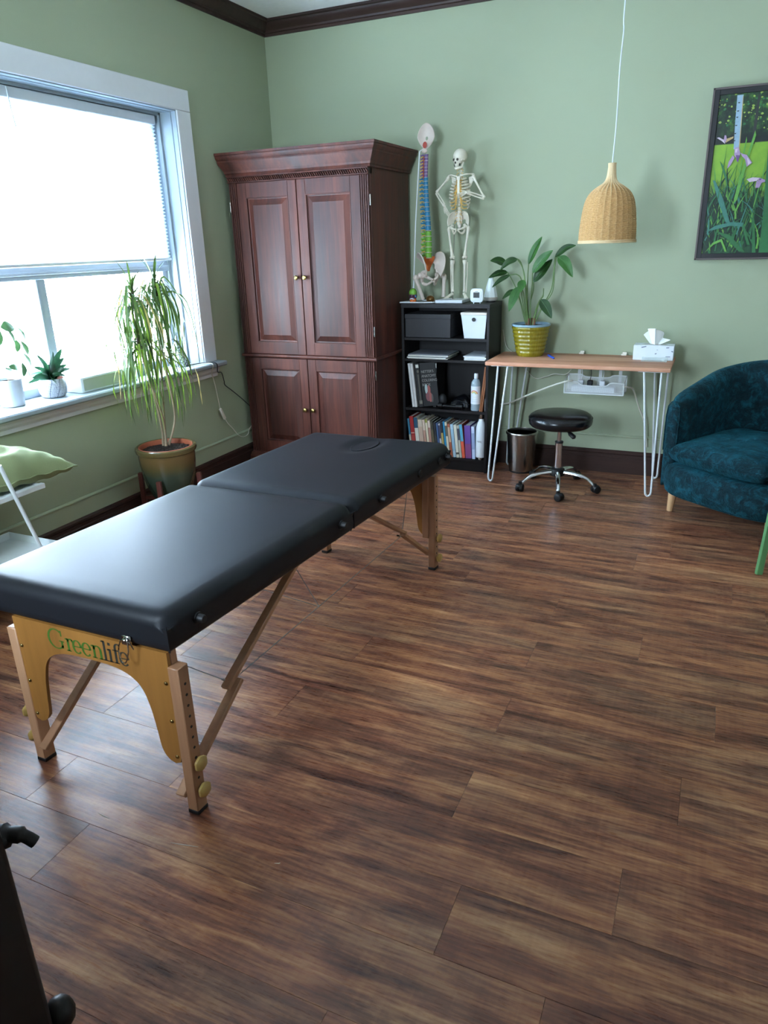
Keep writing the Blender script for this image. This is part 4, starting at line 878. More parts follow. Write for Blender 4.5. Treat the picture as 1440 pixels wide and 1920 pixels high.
# pelvis, legs, feet
PX, PZ = 1.445, 1.600
m = MB(); m.rings([[(PX+x*w, SY+.014+y-dy, z) for x, y in ((-1, -.006), (1, -.006), (.9, .006), (-.9, .006))] for z, w, dy in ((1.648, .020, .004), (1.63, .021, 0), (1.600, .014, -.006), (1.575, .006, -.004))]); m.build('sacrum', M['bone2'], sk)
for q in (-1, 1):
    m = MB()
    def iliac(u, v):
        a = -.5+u*2.9; r = .052*(.25+.75*v)*(1-.12*math.cos(2*a)); x = .030+r*math.cos(a)*.85; z = .012+r*math.sin(a)
        return Vector((PX+q*x, SY+.020-.035*v*max(0, math.cos(a*.9-.25))+.006*math.sin(a), PZ+z))
    m.grid(iliac, 16, 5); m.grid(lambda u, v: iliac(u, v)+Vector((0, .005, 0)), 16, 5)
    m.tube([iliac(k/16, 1) for k in range(17)], .0042, 7)
    m.tube(bez([(PX+q*.038, SY-.004, PZ-.005), (PX+q*.045, SY-.010, PZ-.020), (PX+q*.030, SY-.028, PZ-.030), (PX+q*.004, SY-.032, PZ-.034)], 4), [.009]*4+[.0085]*4+[.006]*5, 8)
    m.tube(bez([(PX+q*.044, SY, PZ-.022), (PX+q*.034, SY+.002, PZ-.050), (PX+q*.020, SY-.016, PZ-.056), (PX+q*.005, SY-.030, PZ-.038)], 4), [.008]*4+[.0075]*4+[.005]*5, 8)
    m.build('hip_bone', M['bone'], sk)
    hx = PX+q*.050; kx = PX+q*.040+ (0 if q < 0 else .004)
    m = MB(); m.ell((hx, SY-.004, PZ-.020), (.0105, .0105, .0105), 12, 8); m.tube([(hx, SY-.004, PZ-.020), (hx+q*.016, SY, PZ-.022), (hx+q*.020, SY, PZ-.036)], [.0075, .0085, .009], 8)
    bone(m, (hx+q*.017, SY, PZ-.022), (kx, SY-.004, 1.400), .0080, 1.5, 10, (0, -.006, 0)); m.ell((kx-.008, SY-.002, 1.398), (.010, .013, .011), 12, 8); m.ell((kx+.008, SY-.002, 1.398), (.010, .013, .011), 12, 8); m.build('femur', M['bone'], sk)
    m = MB(); m.ell((kx, SY-.017, 1.402), (.008, .005, .009), 10, 6); m.build('kneecap', M['bone'], sk)
    ax = kx+q*-.002
    m = MB(); m.tube([(kx, SY, 1.382), (kx, SY, 1.372), (kx, SY-.001, 1.352), (ax, SY, 1.27), (ax, SY+.002, 1.20), (ax, SY+.002, 1.185)], [.016, .0165, .0095, .0065, .0075, .0105], 10); m.build('tibia', M['bone'], sk)
    m = MB(); m.tube([(kx+q*.015, SY+.006, 1.368), (kx+q*.014, SY+.008, 1.28), (ax+q*.010, SY+.006, 1.180)], [.0045, .003, .0050], 7); m.build('fibula', M['bone'], sk)
    m = MB(); m.ell((ax, SY+.010, 1.166), (.009, .016, .011), 10, 7); fdx = q*.030
    m.tube([(ax, SY-.002, 1.172), (ax+fdx*.4, SY-.022, 1.164)], [.010, .008], 8)
    for i in range(5):
        o = (i-2)*.0055; m.tube([(ax+fdx*.3+o*.5, SY-.016, 1.166), (ax+fdx*.8+o*.9, SY-.042, 1.153), (ax+fdx*1.05+o*1.1, SY-.058+abs(i-1)*.003, 1.146)], [.0034, .0028, .0022], 6)
    m.build('foot', M['bone'], sk)

# life size spine model hanging from its rod
sp = thing('spine_model', 'tall hanging spine model with coloured vertebrae and a pale pelvis, beside the armoire', 'spine model', (1.20, -.17, BZ))
SA = Vector((.88, -.47, 0)); SS = Vector((.47, .88, 0))            # anterior direction, sideways
m = MB(); R_ = .0042; zb_ = BZ+.006
m.tube(bez([(1.300, -.27, zb_), (1.10, -.285, zb_), (1.085, -.26, zb_), (1.15, -.12, zb_), (1.17, -.10, zb_), (1.28, -.10, zb_), (1.31, -.12, zb_), (1.315, -.24, zb_)], 5), R_, 8, closed=True)
m.build('base_loop', M['white_metal'], sp)
m = MB(); m.tube([(1.140, -.20, zb_), (1.141, -.20, 1.22)], [.0055, .0055], 10); m.tube([(1.141, -.20, 1.20), (1.162, -.20, 1.62), (1.190, -.19, 2.03), (1.206, -.14, 2.055), (1.222, -.16, 2.05)], .0042, 8); m.build('stand_rod', M['white_metal'], sp)
def spx(z):                                                      # centre line of the column
    t = (z-1.40)/.61; return Vector((1.228+.006*math.sin(t*PI*1.9+.4)-.002*t, -.175, z))
def vertebra(z, h, r, mat, k):
    p = spx(z); v = thing_part('vertebra', sp)
    m = MB(); m.lathe([(r*.96, -h*.46), (r*1.02, -h*.40), (r*.88, 0), (r*1.02, h*.40), (r*.96, h*.46)], p+SA*r*.55, 14)
    b = p-SA*r*.55
    m.tube([b, b-SA*(.014+.3*r), b-SA*(.030 if k == 'C' else .036)-Vector((0, 0, h*(.6 if k == 'T' else .25)))], [.0065, .0055, .0042 if k != 'L' else .008], 7)
    for q in (-1, 1): m.tube([b, b+SS*q*(r+.006)-SA*.006, b+SS*q*(r+.016)-SA*.012+Vector((0, 0, .002))], [.006, .0048, .0042], 7)
    m.tube([b+SS*.012-SA*.006, b+SS*.010-SA*.010+Vector((0, 0, h*.62))], [.0048, .0036], 6); m.tube([b-SS*.012-SA*.006, b-SS*.010-SA*.010+Vector((0, 0, h*.62))], [.0048, .0036], 6)
    o = m.build('vertebra', mat, sp)
    d = MB(); d.lathe([(r*.9, -h*.60), (r*.97, -h*.53), (r*.9, -h*.45)], p+SA*r*.55, 12); d.build('disc', M['bone2'], o)
    nv = MB()
    for q in (-1, 1): s0 = b+SS*q*.010-Vector((0, 0, h*.4)); nv.tube(bez([s0, s0+SS*q*(r*.6+.004)-SA*.004, s0+SS*q*(r+.006)-SA*.008-Vector((0, 0, .010))], 4), [.0034]*4+[.0026]*4+[.0016], 6)
    nv.build('nerve', M['nerve'], o)
def thing_part(*a): return None
z = 2.005
for i in range(7): vertebra(z, .0175, .0125, M['purple'], 'C'); z -= .0190
z -= .002
for i in range(12): h = .0205+.0006*i; vertebra(z, h, .0145+.0004*i, M['blue'], 'T'); z -= h+.0028
for i in range(5): h = .0290+.0005*i; vertebra(z-.003, h, .0205+.0006*i, M['lime'], 'L'); z -= h+.0035
m = MB()
for q in (-1, 1): m.tube([spx(2.0-.019*k)+SS*q*.017+SA*.002+Vector((0, 0, (k % 2)*.003)) for k in range(8)], .0028, 6)
m.build('artery', M['red'], sp)
m = MB(); c0 = spx(2.03)                                            # occipital plate with its opening, tilted towards the room
Rs = Matrix.Rotation(.18, 4, 'Z') @ Matrix.Rotation(-.22, 4, 'X')
def occ(u, v, off=0):
    a = 2*PI*u; rr = .16+.84*v; e = (1+.10*math.cos(2*a)); x = .050*rr*math.cos(a)*e*.94; zz = .074*rr*math.sin(a)
    zz = zz*(1.08 if zz > 0 else .92); x *= 1-.25*max(0, -math.sin(a))*v; y = -.028*(1-rr*rr)*-1+off
    return c0+Vector((0, 0, .070))+(Rs @ Vector((x, y, zz+.012)))
NU = 26; vs = [occ(i/NU, j/7) for j in range(8) for i in range(NU)]; vs += [occ(i/NU, j/7, .006) for j in range(8) for i in range(NU)]
fs = []
for o_ in (0, 8*NU):
    for j in range(7):
        for i in range(NU): fs.append((o_+j*NU+i, o_+j*NU+(i+1) % NU, o_+(j+1)*NU+(i+1) % NU, o_+(j+1)*NU+i))
for jj in (0, 7):
    for i in range(NU): fs.append((jj*NU+i, jj*NU+(i+1) % NU, 8*NU+jj*NU+(i+1) % NU, 8*NU+jj*NU+i))
m.add(vs, fs); m.tube([occ(i/30, 1, .003) for i in range(30)], .0036, 7, closed=True); m.build('occipital_bone', M['bone2'], sp)
m = MB(); m.lathe([(.011, -.002), (.016, .0), (.016, .003), (.010, .004)], (0, 0, 0), 18); mm = Matrix.Translation(c0+Vector((0, -.018, .034))) @ Matrix.Rotation(PI/2-.2, 4, 'X') @ Matrix.Diagonal((.85, 1.2, 1, 1)); m.v = [tuple(mm @ Vector(p)) for p in m.v]; m.build('skull_opening', M['red'], sp)
m = MB(); m.ell(c0+Vector((-.004, -.016, .002)), (.019, .014, .016), 12, 8); m.build('occipital_condyle', M['bone2'], sp)
# pelvis facing right and slightly towards the room
PC = Vector((1.243, -.172, 1.345)); FA = Vector((.72, -.69, 0)); FS = Vector((.69, .72, 0))
m = MB(); m.rings([[PC+FS*(x*w)+FA*(y-dy)+Vector((0, 0, z)) for x, y in ((-1, .012), (-.3, .017), (.3, .017), (1, .012), (.8, -.010), (-.8, -.010))] for z, w, dy in ((.062, .036, .0), (.045, .037, .008), (.015, .027, .022), (-.01, .016, .026), (-.03, .007, .018))]); m.build('sacrum', M['orange'], sp)
for q in (-1, 1):
    m = MB()
    def il(u, v):
        a = -.75+u*3.25; r = .098*(.22+.78*v)*(1+.08*math.cos(2*a)); lat = .030+.050*v*(.45+.55*math.sin(max(0, min(PI, a+.5)))); f_ = r*math.cos(a)*.78; zz = r*math.sin(a)*.92
        return PC+FS*(q*lat)+FA*(f_+.004)+Vector((0, 0, .002+zz))
    m.grid(il, 18, 6); m.grid(lambda u, v: il(u, v)+FS*q*.006, 18, 6); m.tube([il(k/18, 1)+FS*q*.003 for k in range(19)], .0052, 8)
    ac = PC+FS*q*.058+FA*.012+Vector((0, 0, -.055))
    m.tube(bez([il(.05, .45), ac+Vector((0, 0, .012)), PC+FS*q*.030+FA*.052+Vector((0, 0, -.070)), PC+FS*q*.004+FA*.060+Vector((0, 0, -.082))], 5), [.012]*6+[.011]*5+[.008]*5, 9)
    m.tube(bez([ac, PC+FS*q*.050-FA*.008+Vector((0, 0, -.098)), PC+FS*q*.030+FA*.022+Vector((0, 0, -.112)), PC+FS*q*.006+FA*.056+Vector((0, 0, -.092))], 5), [.014]*5+[.011]*6+[.007]*5, 9)
    m.ell(ac, (.022, .022, .022), 14, 9)
    m.build('hip_bone', M['bone2'], sp)
    m = MB(); hd = ac+FS*q*.012; sh0 = ac+FS*q*.048+Vector((0, 0, -.012)); e = (Vector((1.215, -.215, BZ+.022)) if q < 0 else Vector((1.330, -.135, BZ+.030)))
    m.ell(hd, (.020, .020, .020), 14, 9); m.tube([hd, sh0-FS*q*.012, sh0], [.012, .014, .017], 10); m.ell(sh0, (.017, .017, .020), 12, 8); m.tube([sh0, sh0.lerp(e, .25), sh0.lerp(e, .55), e], [.016, .0135, .0125, .013], 12)
    m.build('femur', M['bone2'], sp)

t = thing('toy_skull', 'little coloured skull with green crown and orange jaw at the left on the bookcase', 'skull model', (1.150, -.235, BZ)); kx, ky, kz = 1.150, -.232, BZ+.001
m = MB(); m.lathe([(.024, .052), (.027, .060), (.025, .074), (.017, .086), (.006, .092), (0, .093)], (kx, ky, kz), 20); m.build('cranium', M['lime'], t)
m = MB(); m.lathe([(.020, .026), (.025, .034), (.027, .046), (.0255, .053)], (kx, ky, kz), 20); m.build('face', plain('dark_purple_plastic', '5a2b45', .45), t)
m = MB(); m.lathe([(.016, 0), (.021, .003), (.023, .014), (.021, .027)], (kx, ky, kz), 20); m.build('jaw', M['orange'], t)
m = MB(); m.tube(bez([(kx-.016, ky-.019, kz+.022), (kx-.006, ky-.026, kz+.027), (kx+.006, ky-.026, kz+.027), (kx+.016, ky-.019, kz+.022)], 5), .0034, 7); m.build('teeth', M['white'], t)
for q in (-1, 1): m = MB(); m.ell((kx+q*.010, ky-.0245, kz+.045), (.006, .004, .006), 10, 6); m.build('eye_socket', M['black'], t)
m = MB(); m.ell((kx+.022, ky-.008, kz+.042), (.006, .010, .010), 10, 7); m.build('temple', M['blue'], t)
t = thing('bronze_nut', 'round shiny brown walnut shaped ball beside the little coloured skull', 'ornament', (1.262, -.20, BZ)); m = MB()
m.ell((1.262, -.20, BZ+.021), (.026, .022, .021), 24, 16); m.v = [tuple(Vector((1.262, -.20, BZ+.021))+(Vector(p)-Vector((1.262, -.20, BZ+.021)))*(1+.05*math.sin(p[0]*420)*math.sin(p[2]*500+p[1]*300))) for p in m.v]; m.build('shell', M['bronze'], t)
m = MB(); m.tube([Vector((1.262, -.20, BZ+.021))+Vector((.0275*math.cos(a), -.004, .0222*math.sin(a))) for a in [2*PI*k/28 for k in range(28)]], .0018, 6, closed=True); m.build('seam', M['bronze'], t)
# digital thermometer clock
t = thing('digital_thermometer', 'small white square digital thermometer with a dark display on the bookcase', 'thermometer', (1.600, -.26, BZ)); cx, cz, cyy = 1.602, BZ+.050, -.268
def rsq(hw, y, zc=cz, p=4.5, n=40): return [(cx+hw*math.copysign(abs(math.cos(a))**(2/p), math.cos(a)), y, zc+hw*math.copysign(abs(math.sin(a))**(2/p), math.sin(a))) for a in [2*PI*k/n for k in range(n)]]
MB().rings([rsq(.038, cyy+.020), rsq(.0425, cyy+.014), rsq(.0435, cyy+.003), rsq(.041, cyy-.002), rsq(.036, cyy-.003)]).build('case', M['white'], t)
MB().rings([rsq(.032, cyy-.0025, cz+.001), rsq(.032, cyy-.006, cz+.001), rsq(.030, cyy-.0075, cz+.001)]).build('face_plate', M['white'], t)
m = MB(); m.box(cx-.0205, cx+.0205, cyy-.0082, cyy-.007, cz-.014, cz+.020, .0005); d = m.build('display', M['lcd'], t)
words('21', cx-.014, cz-.007, .028, cyy-.0086, M['digit'], d, Matrix.Translation((-1.600, .26, -BZ)), name='digits', bold=.0006)
words('21', cx-.012, cz+.0235, .001, cyy-.0080, M['grey_print'], d) if 0 else None
m = MB(); m.box(cx-.010, cx+.010, cyy-.0079, cyy-.007, cz+.0245, cz+.0268, .0004); m.build('name_mark', M['grey_print'], t)
for q in (-1, 1): m = MB(); m.tube([(cx+q*.022, cyy+.006, BZ+.0005), (cx+q*.020, cyy+.007, BZ+.011)], [.0035, .004], 8); m.build('foot', M['white'], t)
t = thing('aroma_diffuser', 'white teardrop diffuser with a grey base behind the thermometer', 'diffuser', (1.655, -.13, BZ)); m = MB()
m.lathe([(.044, .030), (.043, .040), (.040, .055), (.033, .085), (.025, .115), (.016, .145), (.009, .158), (0, .160)], (1.655, -.13, BZ), 9); m.build('cover', M['frost'], t, ang=10)
MB().lathe([(.034, .008), (.040, .010), (.044, .022), (.044, .031)], (1.655, -.13, BZ), 30).build('base', M['greyband'], t); MB().lathe([(.030, .0005), (.030, .009)], (1.655, -.13, BZ), 24).build('foot_ring', M['black'], t)

# ------------------------------------------------------------------ desk
dk = thing('desk', 'oak topped desk on white hairpin legs against the back wall', 'desk', (2.27, -.25, 0))
TX0, TX1, TY0, TY1, TT = 1.728, 2.815, -.481, -.024, .7865
MB().box(TX0, TX1, TY0, TY1, TT-.024, TT, .004, 2).build('desktop', M['oak'], dk)
def hairpin(foot, tops, plate):
    m = MB(); f = Vector(foot); a, b = [Vector(t) for t in tops]; r = .0062
    da = (a-f).normalized(); db = (b-f).normalized(); e = Vector((b.x-a.x, b.y-a.y, 0)).normalized()
    pts = [a, a.lerp(f-e*.017+Vector((0, 0, .05)), .5), f-e*.017+Vector((0, 0, .035)), f-e*.013+Vector((0, 0, .016)), f+Vector((0, 0, r)), f+e*.013+Vector((0, 0, .016)), f+e*.017+Vector((0, 0, .035)), b.lerp(f+e*.017+Vector((0, 0, .05)), .5), b]
    m.tube(pts[:2]+bez(pts[2:7], 3)+pts[7:], r, 10); x0, x1 = sorted((plate[0], plate[1])); m.box(x0, x1, plate[2], plate[3], TT-.028, TT-.0235, .001)
    return m.build('hairpin_leg', M['white_metal'], dk)
zt_ = TT-.027
hairpin((1.778, -.470, 0), ((1.800, -.435, zt_), (1.866, -.452, zt_)), (1.765, 1.905, -.470, -.40))
hairpin((1.800, -.075, 0), ((1.810, -.105, zt_), (1.905, -.075, zt_)), (1.765, 1.915, -.13, -.05))
hairpin((2.762, -.452, 0), ((2.672, -.452, zt_), (2.766, -.435, zt_)), (2.64, 2.79, -.470, -.40))
hairpin((2.770, -.070, 0), ((2.700, -.060, zt_), (2.785, -.095, zt_)), (2.66, 2.80, -.13, -.05))
t = thing('cable_tray', 'white wire cable tray hanging under the desk', 'cable tray', (2.38, -.25, .60))
TA, TB, TC, TD = (2.200, -.33), (2.555, -.33), (2.200, -.20), (2.555, -.20); m = MB(); z0, z1 = .588, .655
def rim(y, zl, zd): return bez([(2.200, y, zl), (2.275, y, zl), (2.315, y, zl-zd), (2.440, y, zl-zd), (2.480, y, zl), (2.555, y, zl)], 5)
m.tube(rim(-.33, z1+.005, .020), .0035, 7); m.tube(rim(-.20, z1+.030, .015), .0035, 7)
m.tube([(2.200, -.33, z0), (2.555, -.33, z0), (2.555, -.20, z0), (2.200, -.20, z0)], .0035, 7, closed=True)
for x in (2.200, 2.555):
    m.tube([(x, -.33, z0), (x, -.33, z1+.005), (x, -.20, z1+.03), (x, -.20, z0)], .0035, 7)
m.build('wire_rim', M['mesh_white'], t)
mt = NT('fine_white_wire_mesh'); v = mt.coord(); sx = mt.n('ShaderNodeSeparateXYZ', {0: v})
def tri(o): return mt.n('ShaderNodeMath', {0: mt.n('ShaderNodeMath', {0: o, 1: .0042}, operation='MODULO').outputs[0], 1: .0}, operation='ABSOLUTE').outputs[0]
a_ = mt.n('ShaderNodeMath', {0: tri(sx.outputs[0]), 1: .0018}, operation='LESS_THAN').outputs[0]; b_ = mt.n('ShaderNodeMath', {0: tri(sx.outputs[2]), 1: .0018}, operation='LESS_THAN').outputs[0]; c_ = mt.n('ShaderNodeMath', {0: tri(sx.outputs[1]), 1: .0018}, operation='LESS_THAN').outputs[0]
mt.set(Base_Color=lin('d3d6d5'), Roughness=.5, Alpha=mt.n('ShaderNodeMath', {0: mt.n('ShaderNodeMath', {0: a_, 1: b_}, operation='MAXIMUM').outputs[0], 1: .68}, operation='MINIMUM').outputs[0])
m = MB(); r1 = rim(-.3295, z1+.005, .02); m.add([tuple(p) for p in r1]+[(p.x, p.y, z0) for p in r1], [(i, i+1, len(r1)+i+1, len(r1)+i) for i in range(len(r1)-1)])
m.box(2.200, 2.555, -.33, -.20, z0-.001, z0+.001); r2 = rim(-.2005, z1+.03, .015); m.add([tuple(p) for p in r2]+[(p.x, p.y, z0) for p in r2], [(i, i+1, len(r2)+i+1, len(r2)+i) for i in range(len(r2)-1)]); m.build('wire_mesh', mt.m, t, smooth=False)
for x in (2.265, 2.395, 2.515): m = MB(); m.box(x-.010, x+.010, -.196, -.193, z0+.05, TT-.0245, .001); m.build('hanger', M['mesh_white'], t)
t = thing('power_strip', 'white power strip with plugs lying in the cable tray', 'power strip', (2.38, -.26, .60))
MB().box(2.235, 2.50, -.295, -.245, z0+.0015, z0+.042, .006).build('strip_body', M['white'], t)
for x, c in ((2.29, 'white'), (2.345, 'black'), (2.42, 'white')): m = MB(); m.box(x-.016, x+.016, -.285, -.255, z0+.042, z0+.075, .004); m.tube(bez([(x, -.27, z0+.073), (x, -.24, z0+.12), (x-.02, -.215, TT-.03)], 5), .0022, 6); m.build('plug', M[c], t)
m = MB(); m.tube(bez([(1.716, -.035, .425), (1.80, -.10, .455), (1.95, -.18, .535), (2.10, -.30, .615), (2.19, -.345, .655), (2.24, -.335, .665), (2.27, -.28, .64)], 6), .0055, 8)
tag(m.build('cable', M['cordwhite'], loc=(1.95, -.18, .535)), 'thick white cable running from the cable tray down left to the bookcase', 'cable')
m = MB(); m.tube(bez([(2.54, -.27, .632), (2.575, -.26, .628), (2.600, -.20, .60), (2.635, -.12, .48), (2.675, -.06, .36), (2.70, -.03, .20)], 6), .0052, 8)
tag(m.build('cable', M['cordwhite'], loc=(2.6, -.2, .6)), 'thick white cable hanging from the right end of the cable tray', 'cable')
m = MB(); m.tube(bez([(1.712, -.015, .93), (1.74, -.02, .82), (1.80, -.018, .765), (1.93, -.015, .62), (2.02, -.03, .63), (2.08, -.06, .655), (2.16, -.08, .66), (2.21, -.11, .72), (2.22, -.11, .755)], 6), .0024, 6)
tag(m.build('cable', M['cordwhite'], loc=(1.93, -.02, .62)), 'thin white cord looping along the wall behind the desk legs', 'cable')
for x, lb in ((2.245, 'left one of two cream adhesive clips at the rear desk edge'), (2.508, 'right one of two cream adhesive clips at the rear desk edge')):
    m = MB(); m.box(x-.016, x+.016, -.045, -.024, TT+.0005, TT+.010, .002); m.box(x-.010, x+.016, -.030, -.024, TT+.008, TT+.020, .002); solo('adhesive_clip', m, M['offwhite'], lb, 'clip', (x, -.03, TT), 'cream clips on the rear desk edge')
t = thing('pen', 'blue pen lying on the desk beside the mustard pot', 'pen', (2.04, -.22, TT)); a, b = Vector((2.055, -.17, TT+.0065)), Vector((2.118, -.292, TT+.0065))
m = MB(); m.tube([a, a.lerp(b, .05), a.lerp(b, .95), b], [.004, .006, .006, .004], 12); m.build('barrel', M['bluepen'], t); m = MB(); m.tube([b, b+(b-a)*.06], [.003, .0008], 8); m.build('tip', M['steel'], t); m = MB(); m.bar(a+Vector((.005, 0, .006)), a.lerp(b, .35)+Vector((.005, 0, .006)), .003, .002); m.build('clip', plain('dark_blue_plastic', '15285f', .4), t)
t = thing('tissue_box', 'white tissue box with a tissue sticking out, on the right end of the desk', 'tissue box', (2.69, -.14, TT)); BXa, BXb, BYa, BYb, BH = 2.578, 2.808, -.20, -.085, .088
m = MB(); m.box(BXa, BXb, BYa, BYb, TT+.0005, TT+BH, .0015); m.build('carton', M['white'], t)
m = MB(); m.lathe([(.075, 0), (.075, .0008)], (0, 0, 0), 30); mm = Matrix.Translation((2.693, -.142, TT+BH)) @ Matrix.Diagonal((1, .28, 1, 1)); m.v = [tuple(mm @ Vector(p)) for p in m.v]; m.build('opening', M['greyband'], t)
m = MB()
def tis(u, v):
    x = -.058+.118*u; a = u*PI*3.2; spread = .35+.65*v; z = v*(.055+.042*math.sin(PI*min(1, u*1.25))**.6-.028*max(0, u-.62)*2.4)
    return Vector((2.695+x*spread*1.25+.012*v*math.sin(2*a), -.142+.020*math.sin(a)*(.35+.65*v)+.016*v*math.sin(5*u+2), TT+BH-.001+z))
m.grid(tis, 36, 12); m.build('tissue', M['tissue'], t, ang=80)
for i, (x, z, w_, h_, rr) in enumerate(((2.637, .079, .028, .006, .25), (2.772, .077, .016, .005, .1), (2.715, .063, .006, .003, 0), (2.708, .040, .010, .005, .3), (2.800, .055, .010, .006, -.2), (2.778, .024, .026, .004, 0))):
    m = MB(); m.box(-w_/2, w_/2, -.0006, 0, -h_/2, h_/2); mm = Matrix.Translation((x, BYa-.0002, TT+z)) @ Matrix.Rotation(-rr, 4, 'Y'); m.v = [tuple(mm @ Vector(p)) for p in m.v]; m.build('print_mark', plain('bluish_grey_print', '6c7485', .6), t, smooth=False)
t = thing('acrylic_stand', 'clear acrylic stand lying in front of the tissue box', 'stand', (2.70, -.22, TT))
m = MB(); m.box(2.632, 2.778, -.262, -.215, TT+.0005, TT+.004, .001); m.box(2.632, 2.778, -.217, -.213, TT+.004, TT+.022, .001); m.box(2.765, 2.779, -.264, -.258, TT+.001, TT+.016, .001); m.build('stand_body', M['clear'], t)

# ------------------------------------------------------------------ plants
def leafmesh(mb, pts, wid, up=(0, 0, 1), fold=.25, nseg=10, tipw=0.0, shape=None, nw=4):
    P = bez(pts, max(2, nseg//(len(pts)-1))); n = len(P)-1; up = Vector(up); vs = []; fs = []
    for i, p in enumerate(P):
        t = i/n; d = (P[min(i+1, n)]-P[max(i-1, 0)]).normalized(); s = d.cross(up); s = s.normalized() if s.length > 1e-4 else d.orthogonal().normalized(); nn = s.cross(d).normalized()
        w_ = wid*(shape(t) if shape else math.sin(PI*min(1, t*.96+.04))**.8)
        for k in range(nw+1):
            q = k/nw*2-1; vs.append(p+s*w_*.5*q+nn*abs(q)*w_*.5*fold)
    for i in range(n):
        for k in range(nw): a = i*(nw+1)+k; fs.append((a, a+1, a+nw+2, a+nw+1))
    return mb.add(vs, fs)
# peace lily in a ribbed mustard pot
pc = thing('potted_peace_lily', 'leafy green plant in a ribbed mustard green pot on the desk', 'potted plant', (1.935, -.155, TT)); px_, py_ = 1.935, -.160
m = MB(); prof = [(.080, .0005), (.084, .004)]
for i in range(7):
    z0 = .010+.0255*i; r0 = .086+.0048*i
    for k in range(5): q = k/4; prof.append((r0+.0052*math.sin(PI*q)+.0048*q-.0025, z0+.0255*q*.98))
prof += [(.119, .190), (.116, .190), (.114, .175)]
m.lathe(prof, (px_, py_, TT), 108, wob=lambda a, z: 1+.013*math.cos(36*a)); m.build('pot', M['mustard'], pc, ang=70)
m = MB(); m.lathe([(.112, .172), (.1135, .186), (.121, .189), (.123, .196), (.121, .201), (.114, .203), (.109, .199), (.106, .180)], (px_, py_, TT), 48); m.build('pot_liner', M['blue_pot'], pc)
MB().lathe([(0, .186), (.107, .186)], (px_, py_, TT), 32).build('soil', M['soil'], pc)
lily = lambda t: (math.sin(PI*min(1, t**.85*.97+.02))**.75)*(1-.15*t)
def L(tip, basep, w_, yb=0., yt=0., sag=.0, mat='leaf_dark', roll=(0, -1, .35), stem=None):
    b = Vector((basep[0], py_+yb, basep[1])); t_ = Vector((tip[0], py_+yt, tip[1])); mid = b.lerp(t_, .5)+Vector((0, 0, sag))
    m = MB(); leafmesh(m, [b, mid, t_], w_, roll, .22, 12, shape=lily, nw=6); lf = m.build('leaf', M[mat], pc, ang=80)
    v = MB(); q0, q1, q2 = b, mid, t_; v.tube(bez([b, mid, t_], 5), [.0016]*6+[.0011]*5, 5); v.build('midrib', M['leaf_mid'], lf)
    st = stem or [(1.93, 1.00), ((1.93+basep[0])/2+.2*(basep[0]-1.93), (1.0+basep[1])/2-.01)]
    pts = [Vector((a, py_+yb*(i/len(st)), c)) for i, (a, c) in enumerate(st)]+[b]
    s = MB(); s.tube(bez(pts, 5), [.0048]*3+[.0034]*(len(bez(pts, 5))-3), 7); s.build('stem', M['stem'], pc)
st0 = lambda x: (x, TT+.186)
L((1.672, 1.375), (1.768, 1.350), .052, -.02, -.06, .012, stem=[st0(1.915), (1.885, 1.24), (1.86, 1.35), (1.83, 1.382), (1.79, 1.372)])
L((1.735, 1.318), (1.835, 1.380), .046, -.02, -.05, .018, stem=[st0(1.917), (1.888, 1.24), (1.868, 1.33)])
L((1.655, 1.270), (1.764, 1.302), .045, .02, -.03, .010, stem=[st0(1.905), (1.84, 1.17), (1.80, 1.25)])
L((1.690, 1.214), (1.792, 1.286), .034, -.03, -.07, .010, stem=[st0(1.91), (1.87, 1.15), (1.865, 1.255), (1.835, 1.290)])
L((1.880, 1.185), (1.886, 1.258), .058, -.06, -.10, .006, 'leaf_mid', stem=[st0(1.92), (1.905, 1.10), (1.903, 1.22)])
L((1.815, 1.072), (1.862, 1.218), .062, -.07, -.11, .008, 'leaf_mid', stem=[st0(1.915), (1.895, 1.10), (1.885, 1.19)])
L((1.757, 1.143), (1.830, 1.195), .036, -.02, -.06, .008, stem=[st0(1.905), (1.87, 1.10), (1.85, 1.16)])
L((1.975, 1.508), (1.898, 1.348), .056, .02, .02, .010, 'leaf_mid', (-.5, -1, 0), stem=[st0(1.925), (1.905, 1.12), (1.898, 1.25)])
L((2.060, 1.428), (1.937, 1.300), .066, -.03, -.05, .012, 'leaf_mid', (-.3, -1, .2), stem=[st0(1.93), (1.928, 1.12), (1.935, 1.22)])
L((2.048, 1.376), (1.936, 1.243), .068, .01, .01, .002, 'leaf_dark', (-.3, -1, .1), stem=[st0(1.93), (1.922, 1.10), (1.938, 1.19)])
L((2.195, 1.453), (2.070, 1.388), .044, -.02, -.04, .018, stem=[st0(1.945), (2.005, 1.10), (2.055, 1.20), (2.065, 1.31)])
L((2.190, 1.272), (2.090, 1.388), .070, -.03, -.06, .022, 'leaf_mid', stem=[st0(1.947), (2.01, 1.10), (2.064, 1.19), (2.070, 1.32), (2.078, 1.38)])
L((2.080, 1.030), (1.998, 1.138), .068, -.04, -.08, .010, stem=[st0(1.945), (1.965, 1.08), (1.99, 1.135)])
m = MB(); m.tube(bez([(1.94, py_, TT+.186), (1.985, py_-.02, 1.12), (2.007, py_-.02, 1.16), (2.009, py_-.02, 1.205)], 5), [.004]*5+[.0045]*6+[.003]*5, 7); m.build('stem', M['stem'], pc)
for x, y in ((1.905, 0), (1.92, -.012), (1.94, .008), (1.955, -.006), (1.93, .014)): m = MB(); m.tube([(x, py_+y, TT+.184), (x+.002, py_+y, TT+.235)], [.008, .0055], 8); m.build('stem_base', M['base_brown'], pc)

